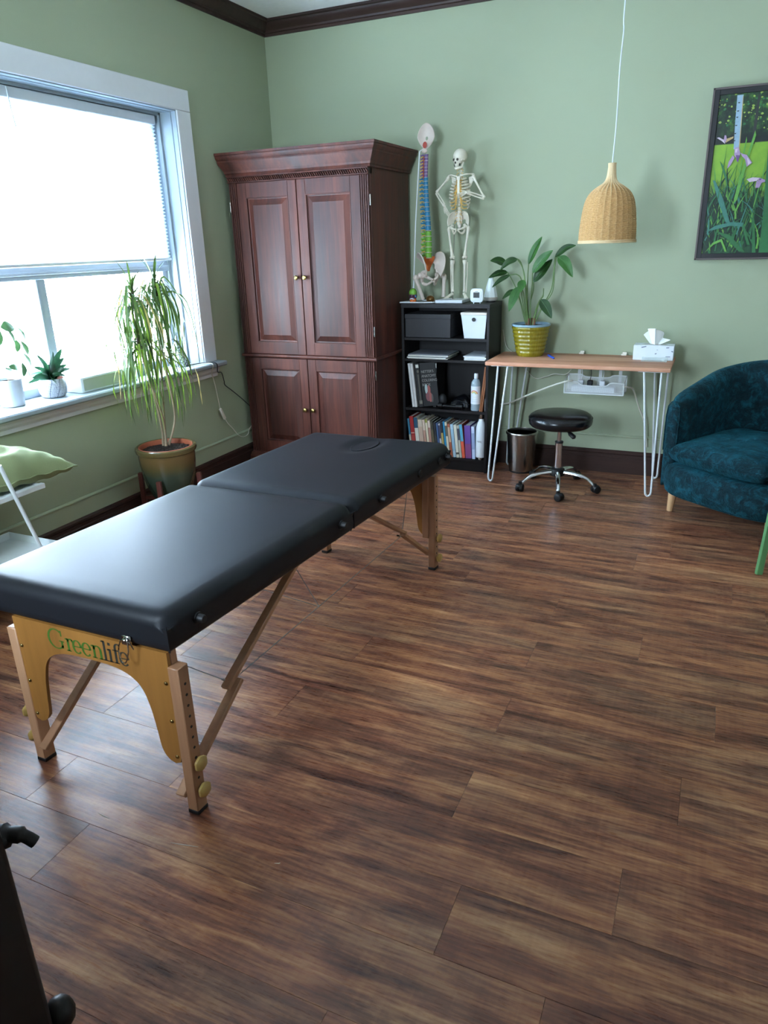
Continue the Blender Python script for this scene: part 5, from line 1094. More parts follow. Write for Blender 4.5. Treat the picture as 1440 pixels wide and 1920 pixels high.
# dracaena in a glazed pot on a wooden plant stand
DX, DY = .252, -1.785
t = thing('plant_stand', 'red brown wooden plant stand under the glazed pot', 'plant stand', (DX, DY, 0))
for k in range(4):
    a = math.radians(20+90*k); x, y = DX+.172*math.cos(a), DY+.172*math.sin(a)
    m = MB(); m.box(-.013, .013, -.013, .013, .0005, .30, .003); mm = Matrix.Translation((x, y, 0)) @ Matrix.Rotation(a, 4, 'Z'); m.v = [tuple(mm @ Vector(p)) for p in m.v]; m.build('leg', M['stand_wood'], t)
for k in range(2):
    a = math.radians(20+90*k); d = Vector((math.cos(a), math.sin(a), 0)); z_ = .150-.0005*k-.024*k; m = MB(); m.bar(Vector((DX, DY, z_))-d*.16, Vector((DX, DY, z_))+d*.16, .022, .022, (0, 0, 1), .002); m.build('crossbar', M['stand_wood'], t)
pt = thing('potted_dracaena', 'tall thin stemmed dracaena with drooping narrow leaves in a glazed pot by the window', 'potted plant', (DX, DY, .165)); PB = .165
m = MB(); m.lathe([(.095, 0), (.105, .004), (.128, .06), (.146, .13), (.155, .20), (.157, .245), (.155, .262), (.166, .268), (.171, .280), (.168, .293), (.160, .298), (.152, .296), (.147, .288), (.146, .262)], (DX, DY, PB), 56); m.build('pot', M['teal_pot'], pt)
m = MB(); m.lathe([(.138, .255), (.146, .260), (.149, .296), (.1455, .298), (.142, .290), (.140, .268)], (DX, DY, PB), 48); m.build('liner', M['terracotta'], pt)
random.seed(9); m = MB(); m.lathe([(0, .272), (.06, .273), (.141, .270)], (DX, DY, PB), 40)
for i in range(140): a = random.uniform(0, 2*PI); r = .135*math.sqrt(random.random()); s = random.uniform(.003, .008); m.ell((DX+r*math.cos(a), DY+r*math.sin(a), PB+.273), (s, s*.8, s*.6), 6, 4)
m.build('soil', M['soil'], pt)['kind'] = 'stuff'
S0 = Vector((DX, DY, PB+.27))
canes = [  # polyline, head
 [(DX-.01, DY-.005, .46), (.245, -1.79, .56), (.24, -1.80, .70), (.225, -1.815, .87), (.215, -1.83, 1.05), (.215, -1.835, 1.30)],
 [(DX+.005, DY+.0, .46), (.255, -1.775, .56), (.25, -1.755, .70), (.24, -1.72, .90), (.225, -1.68, 1.10), (.22, -1.66, 1.33)],
 [(DX+.012, DY-.012, .46), (.262, -1.785, .54), (.265, -1.80, .66), (.262, -1.84, .80), (.258, -1.87, .95), (.255, -1.885, 1.08)],
 [(DX+.01, DY+.012, .46), (.262, -1.72, .53), (.265, -1.69, .62), (.26, -1.695, .78), (.25, -1.70, .92), (.245, -1.70, 1.02)]]
for i, c in enumerate(canes):
    P_ = bez(c, 6); m = MB(); m.tube(P_, [.0085 if k < 3 else .0058 for k in range(len(P_))], 8); m.build('cane', M['stem_brown'], pt)
for cx_ in (canes[0][5], canes[1][5], canes[2][5]):
    m = MB(); b = Vector(cx_); m.tube([b-Vector((0, 0, .09)), b-Vector((0, 0, .04)), b+Vector((0, 0, .01))], [.007, .009, .005], 8)
    m.build('crown_stem', plain('purplish_crown_stem', '5a4344', .7), pt)
ribbon = lambda t: min(1, t*7+.35)*(1-t**2.2)**.7
random.seed(21); nleaf = 0
for hi, (c, n) in enumerate(((canes[0][5], 50), (canes[1][5], 58), (canes[2][5], 36), (canes[3][5], 22))):
    h = Vector(c)
    for k in range(n):
        f = k/n; az = k*2.39996+hi; b = h+Vector((0, 0, -.11*f+.01)); ln = random.uniform(.26, .44) if f > .12 else random.uniform(.10, .2); reach = random.uniform(.06, .18)*(1 if f > .15 else .5)
        d = Vector((math.cos(az), math.sin(az), 0))
        if b.x+d.x*reach < .06: reach = max(.02, (b.x-.06)/max(.01, -d.x))
        up_ = random.uniform(.015, .05)*(1-f*.5) if f > .12 else ln*.8
        if f <= .12: pts = [b, b+d*.03+Vector((0, 0, up_*.6)), b+d*.07+Vector((0, 0, up_))]
        else: pts = [b, b+d*reach*.5+Vector((0, 0, up_)), b+d*reach*.92+Vector((0, 0, -ln*.25)), b+d*reach*1.05+Vector((random.uniform(-.015, .015), random.uniform(-.015, .015), -ln*.62)), b+d*reach*1.02+Vector((0, random.uniform(-.02, .02), -ln))]
        pts = [Vector((max(.045, p.x), p.y, p.z)) for p in pts]
        m = MB(); leafmesh(m, pts, random.uniform(.010, .0165), (d.y, -d.x, .3) if 0 else (0, 0, 1), .3, 12, shape=ribbon, nw=2)
        m.build('leaf', M['leaf_dry'] if random.random() < .06 else (M['leaf_yellow'] if random.random() < .15+.45*f*(hi > 1) else M['leaf_drac']), pt, ang=80); nleaf += 1
for pts in ([(.22, -1.64, 1.30), (.22, -1.58, 1.36), (.22, -1.47, 1.24), (.22, -1.41, 1.12), (.22, -1.40, 1.02)], [(.24, -1.66, 1.27), (.27, -1.58, 1.28), (.29, -1.50, 1.22), (.30, -1.47, 1.05), (.30, -1.46, .94)],
            [(.215, -1.85, 1.25), (.23, -1.95, 1.10), (.23, -1.985, 1.20), (.22, -1.99, 1.30)], [(.215, -1.86, .98), (.22, -1.93, .92), (.22, -1.96, 1.06), (.21, -1.985, 1.22)],
            [(.24, -1.70, .96), (.24, -1.60, .84), (.24, -1.56, .76), (.24, -1.57, .70)], [(.24, -1.70, .96), (.24, -1.54, .86), (.24, -1.50, .74)], [(.24, -1.90, 1.02), (.25, -1.96, .95), (.25, -1.985, .84), (.25, -1.97, .72)]):
    m = MB(); leafmesh(m, pts, .011, (1, 0, .3), .3, 12, shape=ribbon, nw=2); m.build('leaf', M['leaf_drac'], pt, ang=80)

# plants and things on the window sill
SZ = WZ0+.009
hp = thing('potted_hoya', 'trailing round leaved plant in a plain white pot at the left end of the sill', 'potted plant', (-.10, -2.435, SZ)); hx_, hy_ = -.10, -2.425
m = MB(); m.lathe([(.052, .0005), (.056, .003), (.061, .128), (.0615, .131), (.059, .131), (.057, .118)], (hx_, hy_, SZ), 40); m.build('pot', plain('plain_grey_white_pot', 'b4b7be', .4), hp); MB().lathe([(0, .119), (.0575, .119)], (hx_, hy_, SZ), 28).build('soil', M['soil'], hp)
m = MB(); m.tube(bez([(hx_, hy_, SZ+.118), (hx_-.01, hy_+.01, .99), (hx_, hy_+.01, 1.12), (hx_+.005, -2.40, 1.185), (hx_+.01, -2.345, 1.165), (hx_+.012, -2.315, 1.10), (hx_+.01, -2.315, 1.03), (hx_+.005, -2.335, .98)], 5), .0024, 6); m.build('vine', M['stem_brown'], hp)
oval = lambda t: math.sin(PI*min(1, max(0, t*.98+.01)))**.62
for a, b, w_, rl in (((-2.322, 1.165), (-2.302, 1.098), .036, (1, .5, 0)), ((-2.318, 1.098), (-2.300, 1.028), .036, (1, .3, 0)), ((-2.345, 1.108), (-2.360, 1.052), .030, (1, -.2, 0)), ((-2.318, 1.040), (-2.298, .972), .034, (1, .4, .2)), ((-2.335, .995), (-2.352, .930), .030, (1, 0, 0)),
                     ((-2.385, 1.170), (-2.362, 1.095), .026, (1, .4, 0)), ((-2.35, 1.178), (-2.42, 1.172), .058, (1, 0, .6)), ((-2.43, 1.165), (-2.455, 1.09), .035, (1, 0, 0)), ((-2.36, .975), (-2.425, .990), .034, (1, 0, .5)), ((-2.44, .985), (-2.39, .955), .030, (.6, 0, .8)), ((-2.455, .945), (-2.41, .945), .028, (.3, 0, 1)), ((-2.325, .97), (-2.318, .92), .022, (1, .6, 0))):
    A_ = Vector((hx_+.012, a[0], a[1])); B_ = Vector((hx_+.022, b[0], b[1])); m = MB(); leafmesh(m, [A_, A_.lerp(B_, .5)+Vector((.008, 0, 0)), B_], w_, rl, .12, 10, shape=oval, nw=4); m.build('leaf', M['leaf_hoya'], hp, ang=80)
hw = thing('potted_snake_plant', 'small broad leaved rosette plant in a white pot with dark vein pattern on the sill', 'potted plant', (-.085, -2.175, SZ)); wx, wy = -.085, -2.185
m = MB(); m.lathe([(.046, .0005), (.056, .004), (.066, .022), (.070, .045), (.068, .07), (.062, .092), (.0605, .094), (.0585, .090)], (0, 0, 0), 48); o = m.build('pot', M['veinpot'], hw, local=True); o.location = (wx+.085, wy+2.175, 0)
MB().lathe([(0, .086), (.059, .086)], (wx, wy, SZ), 28).build('soil', M['soil'], hw)
spear = lambda t: (1-t)**.55*min(1, .55+t*2.2)
for a, e, ln, w_ in ((100, 1.1, .15, .050), (40, 1.05, .16, .048), (165, 1.0, .15, .048), (10, .75, .13, .040), (80, .1, .10, .046), (120, -.15, .11, .048), (60, .35, .12, .040), (130, .8, .115, .04), (200, .7, .10, .040), (150, .35, .115, .034), (180, .15, .12, .036), (240, .2, .11, .042), (290, .1, .10, .040), (330, .35, .10, .036), (30, .55, .11, .034), (350, .9, .10, .034), (265, -.35, .12, .044), (210, -.1, .12, .032), (310, .55, .09, .036)):
    a = math.radians(a); d = Vector((math.sin(a)*.9, math.cos(a), 0)); b = Vector((wx, wy, SZ+.095))
    p1 = b+d*ln*.45*math.cos(e)+Vector((0, 0, ln*.50*math.sin(e)+.012)); p2 = b+d*ln*math.cos(e)+Vector((0, 0, ln*1.05*math.sin(e)))
    m = MB(); leafmesh(m, [b, p1, p2], w_*1.15, (1, 0, .5), .25, 10, shape=spear, nw=4); m.build('leaf', M['leaf_haw'], hw, ang=80)
m = MB(); m.ell((wx+.03, wy+.03, SZ+.094), (.02, .016, .012), 12, 8); m.build('plant_label', plain('coral_label', 'd98a80', .6), hw)
t = thing('router_box', 'long low white box lying on the window sill behind the dracaena', 'box', (-.02, -1.86, SZ))
m = MB(); m.box(-.130, .012, -2.085, -1.665, SZ+.0005, SZ+.082, .006, 3); m.build('box_body', M['white'], t); m = MB(); m.box(.0119, .0135, -2.070, -1.680, SZ+.012, SZ+.072, .002); m.build('front_panel', plain('pale_sage_panel', 'aab0a3', .5), t)
t = thing('small_grey_box', 'small grey box with a brown end on the sill, seen through the dracaena leaves', 'box', (-.10, -1.50, SZ)); m = MB(); m.box(-.15, -.07, -1.575, -1.50, SZ+.0005, SZ+.07, .003); m.build('box_body', plain('blue_grey_card', '7d8796', .5), t); m = MB(); m.box(-.15, -.07, -1.499, -1.475, SZ+.0005, SZ+.075, .003); m.build('brown_end', M['darkwood'], t)
t = thing('glass_vase', 'cone shaped patterned glass vase at the right end of the sill', 'vase', (-.075, -1.19, SZ)); m = MB()
m.lathe([(.058, .0005), (.060, .004), (.055, .03), (.042, .075), (.028, .115), (.018, .145), (.017, .158), (.013, .158)], (-.075, -1.19, SZ), 40); gv = NT('grey_branch_print_glass'); v = gv.coord((1, 1, .6)); vo = gv.n('ShaderNodeTexVoronoi', {'Vector': v, 'Scale': 62.0}, feature='DISTANCE_TO_EDGE').outputs['Distance']
gv.set(Base_Color=gv.mix(lin('4e5650'), lin('c3cbc9'), gv.n('ShaderNodeMapRange', {0: vo, 1: .04, 2: .16, 3: 0, 4: 1}).outputs[0]), Roughness=.25, Transmission_Weight=.3); m.build('vase_body', gv.m, t)
m = MB(); m.tube([(-.075, -1.19, SZ+.15), (-.075, -1.19, SZ+.19)], [.010, .004], 10); m.build('stopper', M['glass_pot'], t)
m = MB(); m.tube(bez([(-.02, -1.20, SZ+.006), (.02, -1.12, SZ+.010), (.05, -1.06, SZ+.006), (.086, -1.02, SZ-.004), (.060, -.985, .735), (.03, -.905, .715), (.024, -.878, .655), (.024, -.872, .626), (.024, -.80, .575), (.026, -.70, .50), (.026, -.60, .42), (.026, -.52, .36)], 6), .0032, 7)
tag(m.build('charger_cable', M['cordblack'], loc=(.03, -.9, .7)), 'black cord running from the sill down behind the armoire', 'cord')
t = thing('lamp_cord', 'white cord with an inline switch hanging below the right end of the sill', 'cord', (.03, -.98, .6))
m = MB(); m.tube(bez([(.0, -1.16, SZ+.004), (.05, -1.085, SZ+.006), (.086, -1.06, SZ-.004), (.062, -1.05, .735), (.03, -.99, .655), (.026, -.955, .475)], 6), .0028, 7); m.tube(bez([(.026, -.918, .408), (.028, -.887, .361), (.024, -.84, .32), (.025, -.78, .255), (.026, -.72, .228), (.026, -.665, .235), (.024, -.645, .262), (.024, -.60, .29)], 6), .0024, 7); m.build('cord', M['cordwhite'], t)
m = MB(); m.bar((.026, -.958, .482), (.026, -.915, .402), .022, .016, (1, 0, 0), .004); m.build('switch', M['offwhite'], t)

# ------------------------------------------------------------------ slanted white stand with tray, pillow on top
st = thing('metal_stand', 'white metal stand with a low tray under the window at the left edge', 'stand', (.27, -3.1, 0)); FY, NY = -2.765, -3.55
def sl(y0, y1, nm='leg'):
    m = MB(); m.tube([(.440, y0, .0), (.440, y1, .70)], .0085, 10); m.build(nm, M['white_metal'], st)
    m = MB(); m.tube([(.105, y0, .0), (.105, y1, .70)], .0085, 10); m.build(nm, M['white_metal'], st)
sl(-2.783, -2.972); sl(-3.53, -3.341)
for x in (.405, .13): m = MB(); m.box(x-.012, x+.012, NY, FY+.008, .535, .558, .003); m.build('rail', M['white_metal'], st)
for y in (FY-.01, NY+.01): m = MB(); m.box(.13, .405, y-.008, y+.008, .536, .557, .003); m.build('crossbar', M['white_metal'], st)
m = MB(); m.box(.142, .393, NY+.02, FY-.02, .548, .552); m.build('top_shelf', M['white_metal'], st, smooth=False)
m = MB(); m.box(.150, .455, NY, FY-.02, .262, .267, .001); m.box(.150, .455, FY-.024, FY-.02, .262, .300, .001); m.box(.150, .154, NY, FY-.02, .262, .300, .001); m.box(.451, .455, NY, FY-.02, .262, .300, .001); m.box(.150, .455, NY, NY+.004, .262, .300, .001)
m.build('tray', M['white_metal'], st)
plw = thing('pillow', 'sage green cotton pillow lying on the white stand', 'pillow', (.26, -3.0, .56)); m = MB()
def pil(u, v, s):
    a, b = u*2-1, v*2-1; k = (1-abs(a)**2.6)*(1-abs(b)**2.6); th = .095*max(0, k)**.42; pin = 1-.10*(1-abs(a)**2)*abs(b)-0
    wr = .006*math.sin(9*a+4*b)*k+.005*math.sin(14*b-6*a+2)*k+.004*math.sin(23*a*b+5*b)
    x = .150*a*(1-.10*(1-b*b)); y = .420*b*(1-.08*(1-a*a))
    return Vector((.262+x, -2.985+y, .618+s*th*(1.15 if s > 0 else .62)+wr-.020*(1-k)-.03*max(0, b-.4)))
m.grid(lambda u, v: pil(u, v, 1), 30, 46); m.grid(lambda u, v: pil(u, v, -1), 30, 46); m.build('pillow_case', M['pillow'], plw, ang=80)
m = MB(); m.tube([pil(k/20, 1, 1) for k in range(21)]+[pil(1, 1-k/40, 1) for k in range(1, 41)]+[pil(1-k/20, 0, 1) for k in range(1, 21)]+[pil(0, k/40, 1) for k in range(1, 40)], .0035, 6, closed=True); m.build('seam', M['pillow'], plw)

# ------------------------------------------------------------------ stool and waste bin under the desk
so = thing('rolling_stool', 'round black vinyl stool on a chrome five castor base at the desk', 'stool', (2.212, -.465, 0)); ox, oy = 2.212, -.465
m = MB(); m.lathe([(.150, .408), (.178, .412), (.190, .425), (.194, .445), (.192, .462), (.184, .476), (.168, .486), (.12, .492), (.05, .494), (0, .494)], (ox, oy, 0), 56); m.build('seat', M['seat_vinyl'], so, ang=70)
m = MB(); m.tube([(ox+.1925*math.cos(2*PI*k/56), oy+.1925*math.sin(2*PI*k/56), .462) for k in range(56)], .0018, 6, closed=True); m.build('seam', M['seat_vinyl'], so)
m = MB(); m.lathe([(.060, .396), (.060, .409), (.13, .410)], (ox, oy, 0), 24); m.build('seat_plate', M['rubber'], so)
m = MB(); m.lathe([(.020, .375), (.022, .398)], (ox, oy, 0), 20); m.tube([(ox+.02, oy-.01, .397), (ox+.05, oy-.03, .385), (ox+.066, oy-.04, .376)], [.005, .005, .006], 8); m.tube([(ox+.060, oy-.036, .380), (ox+.072, oy-.043, .372), (ox+.098, oy-.056, .356), (ox+.104, oy-.059, .352)], [.006, .014, .015, .007], 10); m.build('height_lever', M['rubber'], so)
MB().lathe([(.0130, .29), (.0130, .392)], (ox, oy, 0), 20).build('gas_piston', M['chrome'], so)
m = MB(); m.lathe([(.0235, .135), (.0235, .300)], (ox, oy, 0), 28); m.build('column', M['chrome'], so); MB().lathe([(.0250, .300), (.0255, .302), (.0255, .310), (.015, .311)], (ox, oy, 0), 24).build('collar', M['rubber'], so)
MB().lathe([(.034, .085), (.045, .092), (.047, .118), (.043, .132), (.028, .140)], (ox, oy, 0), 28).build('hub', M['rubber'], so)
for k in range(5):
    a = math.radians(-77+72*k); d = Vector((math.cos(a), math.sin(a), 0)); c = Vector((ox, oy, 0))
    m = MB(); P_ = bez([c+d*.035+Vector((0, 0, .118)), c+d*.11+Vector((0, 0, .112)), c+d*.185+Vector((0, 0, .090)), c+d*.232+Vector((0, 0, .052))], 5); n = len(P_); s_ = Vector((-d.y, d.x, 0))
    m.rings([[p+s_*(.017-.006*i/n)*x+Vector((0, 0, .010*z)) for x, z in ((-1, -.6), (-.75, .6), (-.3, 1), (.3, 1), (.75, .6), (1, -.6), (.6, -1), (-.6, -1))] for i, p in enumerate(P_)])
    ft = m.build('foot_arm', M['chrome'], so, ang=50)
    e = c+d*.238; w = MB(); an = a+.9; wd = Vector((math.cos(an), math.sin(an), 0)); q = Vector((-wd.y, wd.x, 0)); e2 = e+wd*.010
    for s in (-1, 1): w.tube([e2+q*s*.004+Vector((0, 0, .025)), e2+q*s*.010+Vector((0, 0, .025)), e2+q*s*.021+Vector((0, 0, .025)), e2+q*s*.024+Vector((0, 0, .025))], [.0245, .0250, .0235, .017], 18)
    w.build('caster', M['rubber'], ft); w = MB(); w.tube([e+Vector((0, 0, .03)), e+Vector((0, 0, .062))], [.014, .012], 10); w.ell(e2+Vector((0, 0, .036)), (.026, .026, .017), 12, 8); w.build('caster_fork', M['rubber'], ft)
t = thing('waste_bin', 'brushed steel waste bin on the floor between the bookcase and the stool', 'waste bin', (1.905, -.165, 0)); c = (1.905, -.165, 0)
m = MB(); m.lathe([(.070, .0005), (.077, .004), (.083, .03), (.101, .268), (.0995, .268), (.081, .03), (.0, .012)], c, 56); m.build('bin_body', M['steel'], t)
MB().lathe([(.1005, .262), (.106, .264), (.108, .272), (.105, .280), (.099, .281), (.0975, .272), (.0990, .262)], c, 56).build('rim', M['steel'], t); MB().lathe([(.0785, .0002), (.0795, .004), (.0790, .012), (.076, .012)], c, 40).build('base_ring', M['rubber'], t)

# ------------------------------------------------------------------ teal tub armchair (own axes: x along the front, y to the back)
ch = thing('armchair', 'teal crushed velvet tub armchair with pale wooden legs at the right', 'armchair', (3.128, -.852, 0), math.radians(-35.5))
def upath(hw, yb_, n=40, r=.30, y0=.0):
    P_ = [(-hw, y0+(yb_-r-y0)*k/8) for k in range(8)]+[(-(hw-r)-r*math.cos(PI/2*k/10), yb_-r+r*math.sin(PI/2*k/10)) for k in range(11)]
    P_ += [(x, yb_) for x in [-(hw-r)+2*(hw-r)*k/6 for k in range(1, 6)]]; return P_+[(-x, y) for x, y in reversed(P_[:19])]
CH_ = upath(.315, .600, r=.27, y0=.005); n = len(CH_); tot = [0]
for a, b in zip(CH_, CH_[1:]): tot.append(tot[-1]+math.hypot(b[0]-a[0], b[1]-a[1]))
m = MB(); rings_ = []
for i, (x, y) in enumerate(CH_):
    t_ = tot[i]/tot[-1]; a = CH_[max(0, i-1)]; b = CH_[min(n-1, i+1)]; dx, dy = b[0]-a[0], b[1]-a[1]; L_ = math.hypot(dx, dy); nx_, ny_ = -dy/L_, dx/L_   # outward normal
    if nx_*x+ny_*(y-.3) < 0: nx_, ny_ = -nx_, -ny_
    h = .672+.160*(math.sin(PI*t_)**1.1); th = .052+.006*math.sin(PI*t_); end = min(1, min(t_, 1-t_)/.045)
    e = .80+.20*math.sqrt(max(0, 1-(1-end)**2)); ring_ = []
    yo = -.018 if i in (0, n-1) else 0
    for o, z in ((-1, .20), (-1.0, .34), (-1.02, h-.16), (-1.04, h-.07), (-.86, h-.022), (-.45, h-.002), (0, h+.003), (.45, h-.004), (.88, h-.028), (1.05, h-.08), (1.08, h-.2), (1.04, .36), (.98, .20), (.94, .145)):
        k = th*e; lean = .020*max(0, (z-.3))/.5*math.sin(PI*t_); ring_.append((x+nx_*(k*o+lean), y+ny_*(k*o+lean)+yo*(1-abs(o)*.6)*(0), z-(1-e)*.15*(1 if z > .5 else 0)))
    rings_.append(ring_)
c0, c1 = rings_[0], rings_[-1]
def capr(r_, k, y_off): cx = sum(p[0] for p in r_)/len(r_); cz = sum(p[2] for p in r_)/len(r_); return [(cx+(p[0]-cx)*k, p[1]+y_off, cz+(p[2]-cz)*(1-(1-k)*.35)) for p in r_]
m.rings([capr(c0, .45, -.030), capr(c0, .80, -.024), capr(c0, .95, -.012)]+rings_+[capr(c1, .95, -.012), capr(c1, .80, -.024), capr(c1, .45, -.030)]); m.build('back_and_arms', M['velvet'], ch, local=True, ang=80)
m = MB(); m.tube([(p[0], p[1]-.020, p[2]) for p in [capr(c0, .97, 0)[q] for q in range(1, 12)]], .0035, 6); m.build('piping', M['velvet'], ch, local=True); m = MB(); m.tube([(p[0], p[1]-.020, p[2]) for p in [capr(c1, .97, 0)[q] for q in range(1, 12)]], .0035, 6); m.build('piping', M['velvet'], ch, local=True)
def sup(hx, y0, y1, z, p=5, n=48): return [(hx*math.copysign(abs(math.cos(a))**(2/p), math.cos(a)), (y0+y1)/2+(y1-y0)/2*math.copysign(abs(math.sin(a))**(2/p), math.sin(a)), z) for a in [2*PI*k/n for k in range(n)]]
def bow(r_, amt): return [(x, y-(amt*(1-(x/.38)**2) if y < .1 else 0), z) for x, y, z in r_]
MB().rings([bow(sup(.345, -.030, .60, .128), .012), bow(sup(.365, -.050, .62, .140), .022), bow(sup(.372, -.062, .625, .19), .030), bow(sup(.370, -.060, .62, .26), .028), bow(sup(.362, -.052, .605, .288), .024), bow(sup(.345, -.030, .59, .303), .014)]).build('seat_base', M['velvet'], ch, local=True, ang=80)
m = MB(); m.tube([p for p in bow(sup(.352, -.040, .605, .132), .018)], .005, 6, closed=True); m.build('base_piping', M['velvet'], ch, local=True)
def cush(u, v, s):
    a, b = u*2-1, v*2-1; k = (1-abs(a)**5)*(1-abs(b)**5); x = a*(.262+.012*(1-b)*.5)*(1-.02*b); y = .235+b*.290-.018*(1-a*a)*(1 if b < 0 else 0)
    return Vector((x*1.02, y-.008, .380+s*.060*max(0, k)**.22+(.018*(1-a*a)*(1-b*b) if s > 0 else 0)+(.004*math.sin(7*a+3*b)+.003*math.sin(11*b-5*a))*k+.012*b))
m = MB(); m.grid(lambda u, v: cush(u, v, 1), 34, 34); m.grid(lambda u, v: cush(u, v, -1), 34, 34); m.build('seat_cushion', M['velvet'], ch, local=True, ang=80)
m = MB(); ed = [cush(k/24, 0, 1) for k in range(25)]; m.tube([p+Vector((0, -.001, .014)) for p in ed], .0035, 6); m.build('cushion_piping', M['velvet'], ch, local=True)
for x, y in ((-.295, .035), (.295, .035), (-.25, .52), (.25, .52)): m = MB(); m.tube([(x*1.02, y-.004 if y < .2 else y+.01, .0005), (x*1.02, y-.004 if y < .2 else y+.01, .004), (x, y, .135)], [.0165, .0175, .0265], 20); m.build('leg', M['legwood'], ch, local=True)

# green side table whose leg stands in front of the armchair
gt = thing('green_side_table', 'green painted wooden table leg slanting in front of the armchair at the right edge', 'side table', (3.56, -1.42, 0))
def gleg(a, b): m = MB(); d = (Vector(b)-Vector(a)).normalized(); m.bar(a, b, .030, .020, (.5, -.8, 0), .002); m.build('leg', M['greenwood'], gt)
gleg((3.338, -1.400, .0), (3.362, -1.345, .46)); gleg((3.78, -1.60, .0), (3.68, -1.52, .46)); gleg((3.70, -1.18, 0), (3.64, -1.28, .46))
m = MB(); m.lathe([(.205, .46), (.21, .464), (.21, .480), (.205, .484)], (3.625, -1.42, 0), 48); m.build('tabletop', M['greenwood'], gt)

# ------------------------------------------------------------------ woven pendant lamp
lp = thing('pendant_lamp', 'woven rattan bell pendant lamp hanging on a white cord above the desk', 'pendant lamp', (2.427, -.60, 1.468)); lx, ly, lz = 2.427, -.60, 1.468
prof = [(.147, .0), (.147, .05), (.142, .11), (.134, .17), (.122, .215), (.100, .250), (.066, .276), (.040, .292), (.027, .312), (.0215, .345), (.0195, .375), (.0205, .388)]
PR = [(p.x, p.y) for p in bez([(a, b, 0) for a, b in prof], 8)]
# resample evenly so each row is one strand
seg_ = [0]
for a, b in zip(PR, PR[1:]): seg_.append(seg_[-1]+math.hypot(b[0]-a[0], b[1]-a[1]))
def pr(s):
    for i in range(len(PR)-1):
        if seg_[i+1] >= s: f = (s-seg_[i])/(seg_[i+1]-seg_[i]); return PR[i][0]+(PR[i+1][0]-PR[i][0])*f, PR[i][1]+(PR[i+1][1]-PR[i][1])*f
    return PR[-1]
NR = 92; NS = 27; m = MB(); vs = []; fs = []; NA = NS*4
for j in range(NR*2+1):
    r, z = pr(seg_[-1]*j/(NR*2)); row = j//2
    for k in range(NA):
        a = 2*PI*k/NA; wv = .0016*math.cos(NS*a)+(.0018*(1 if j % 2 else -1))*(1 if True else 0)*(.4+.6*abs(math.cos(NS*a/2+PI*(row % 2)/2)))
        rr = r+wv*min(1, r/.06); vs.append((lx+rr*math.cos(a), ly+rr*math.sin(a), lz+z))
for j in range(NR*2):
    for k in range(NA): fs.append((j*NA+k, j*NA+(k+1) % NA, (j+1)*NA+(k+1) % NA, (j+1)*NA+k))
m.add(vs, fs); m.build('woven_shade', M['rattan'], lp, ang=80)
for k in range(NS):
    a = 2*PI*(k+.0)/NS; m = MB(); m.tube([(lx+(pr(seg_[-1]*q/30)[0]-.002)*math.cos(a), ly+(pr(seg_[-1]*q/30)[0]-.002)*math.sin(a), lz+pr(seg_[-1]*q/30)[1]) for q in range(31)], .0032, 6); m.build('stake', M['rattan_edge'], lp)
m = MB(); m.tube([(lx+.148*math.cos(2*PI*k/60), ly+.148*math.sin(2*PI*k/60), lz+.001) for k in range(60)], .0048, 8, closed=True); m.tube([(lx+.149*math.cos(2*PI*k/60), ly+.149*math.sin(2*PI*k/60), lz+.009) for k in range(60)], .004, 8, closed=True); m.build('rim', M['rattan_edge'], lp)
m = MB(); m.tube(bez([(lx, ly, lz+.33), (lx, ly, lz+.40), (lx+.004, ly, 2.05), (lx+.001, ly, 2.28), (lx+.006, ly, 2.44), (lx+.002, ly, 2.50), (lx+.004, ly, 2.70), (lx+.002, ly, ZC-.02)], 6), .0030, 8); m.build('cord', M['white'], lp)
MB().lathe([(.0, -.035), (.05, -.03), (.055, 0)], (lx, ly, ZC), 30).build('ceiling_rose', M['white'], lp)
MB().tube([(lx, ly, lz+.24), (lx, ly, lz+.34)], [.018, .018], 16).build('lamp_holder', M['white'], lp)

# ------------------------------------------------------------------ framed garden painting
pn = thing('framed_painting', 'framed painting of irises and a birch trunk on the back wall at the right', 'painting', (3.16, -.02, 1.795)); QX0, QX1, QZ0, QZ1 = 2.856, 3.46, 1.353, 2.238
m = MB()
for a, b, c, d in ((QX0, QX0+.010, QZ0, QZ1), (QX1-.010, QX1, QZ0, QZ1), (QX0, QX1, QZ0, QZ0+.010), (QX0, QX1, QZ1-.010, QZ1)): m.box(a, b, -.046, -.002, c, d, .001)
m.build('frame', M['frame_edge'], pn)
m = MB()
for a, b, c, d in ((QX0+.010, QX0+.036, QZ0+.01, QZ1-.01), (QX1-.036, QX1-.010, QZ0+.01, QZ1-.01), (QX0+.036, QX1-.036, QZ0+.01, QZ0+.034), (QX0+.036, QX1-.036, QZ1-.036, QZ1-.01)): m.box(a, b, -.040, -.002, c, d, .001)
m.build('inner_frame', M['frame_black'], pn)
CX0, CX1, CZ0, CZ1 = QX0+.034, QX1-.034, QZ0+.032, QZ1-.034
t = NT('painted_woodland'); v = t.coord(); tc = t.n('ShaderNodeTexCoord'); sz = t.n('ShaderNodeSeparateXYZ', {0: tc.outputs['Object']}); zl = sz.outputs[2]
n1 = t.noise(t.coord((1, 1, .8)), 22, 6, .7); n2 = t.noise(t.coord((1, 1, .25)), 14, 4)
fol = t.ramp(n1, [(.35, '07140e'), (.52, '16351a'), (.64, '3f6d24'), (.75, '7c9a3c')])
lawn = t.mix(lin('8fb832'), lin('6c9a2a'), t.noise(v, 20, 3)); grass = t.ramp(n2, [(.3, '071410'), (.55, '123a22'), (.75, '2b6a3a')])
def step(o, a, b): return t.n('ShaderNodeMapRange', {0: o, 1: a, 2: b, 3: 0, 4: 1}).outputs[0]
zrel = 1.795
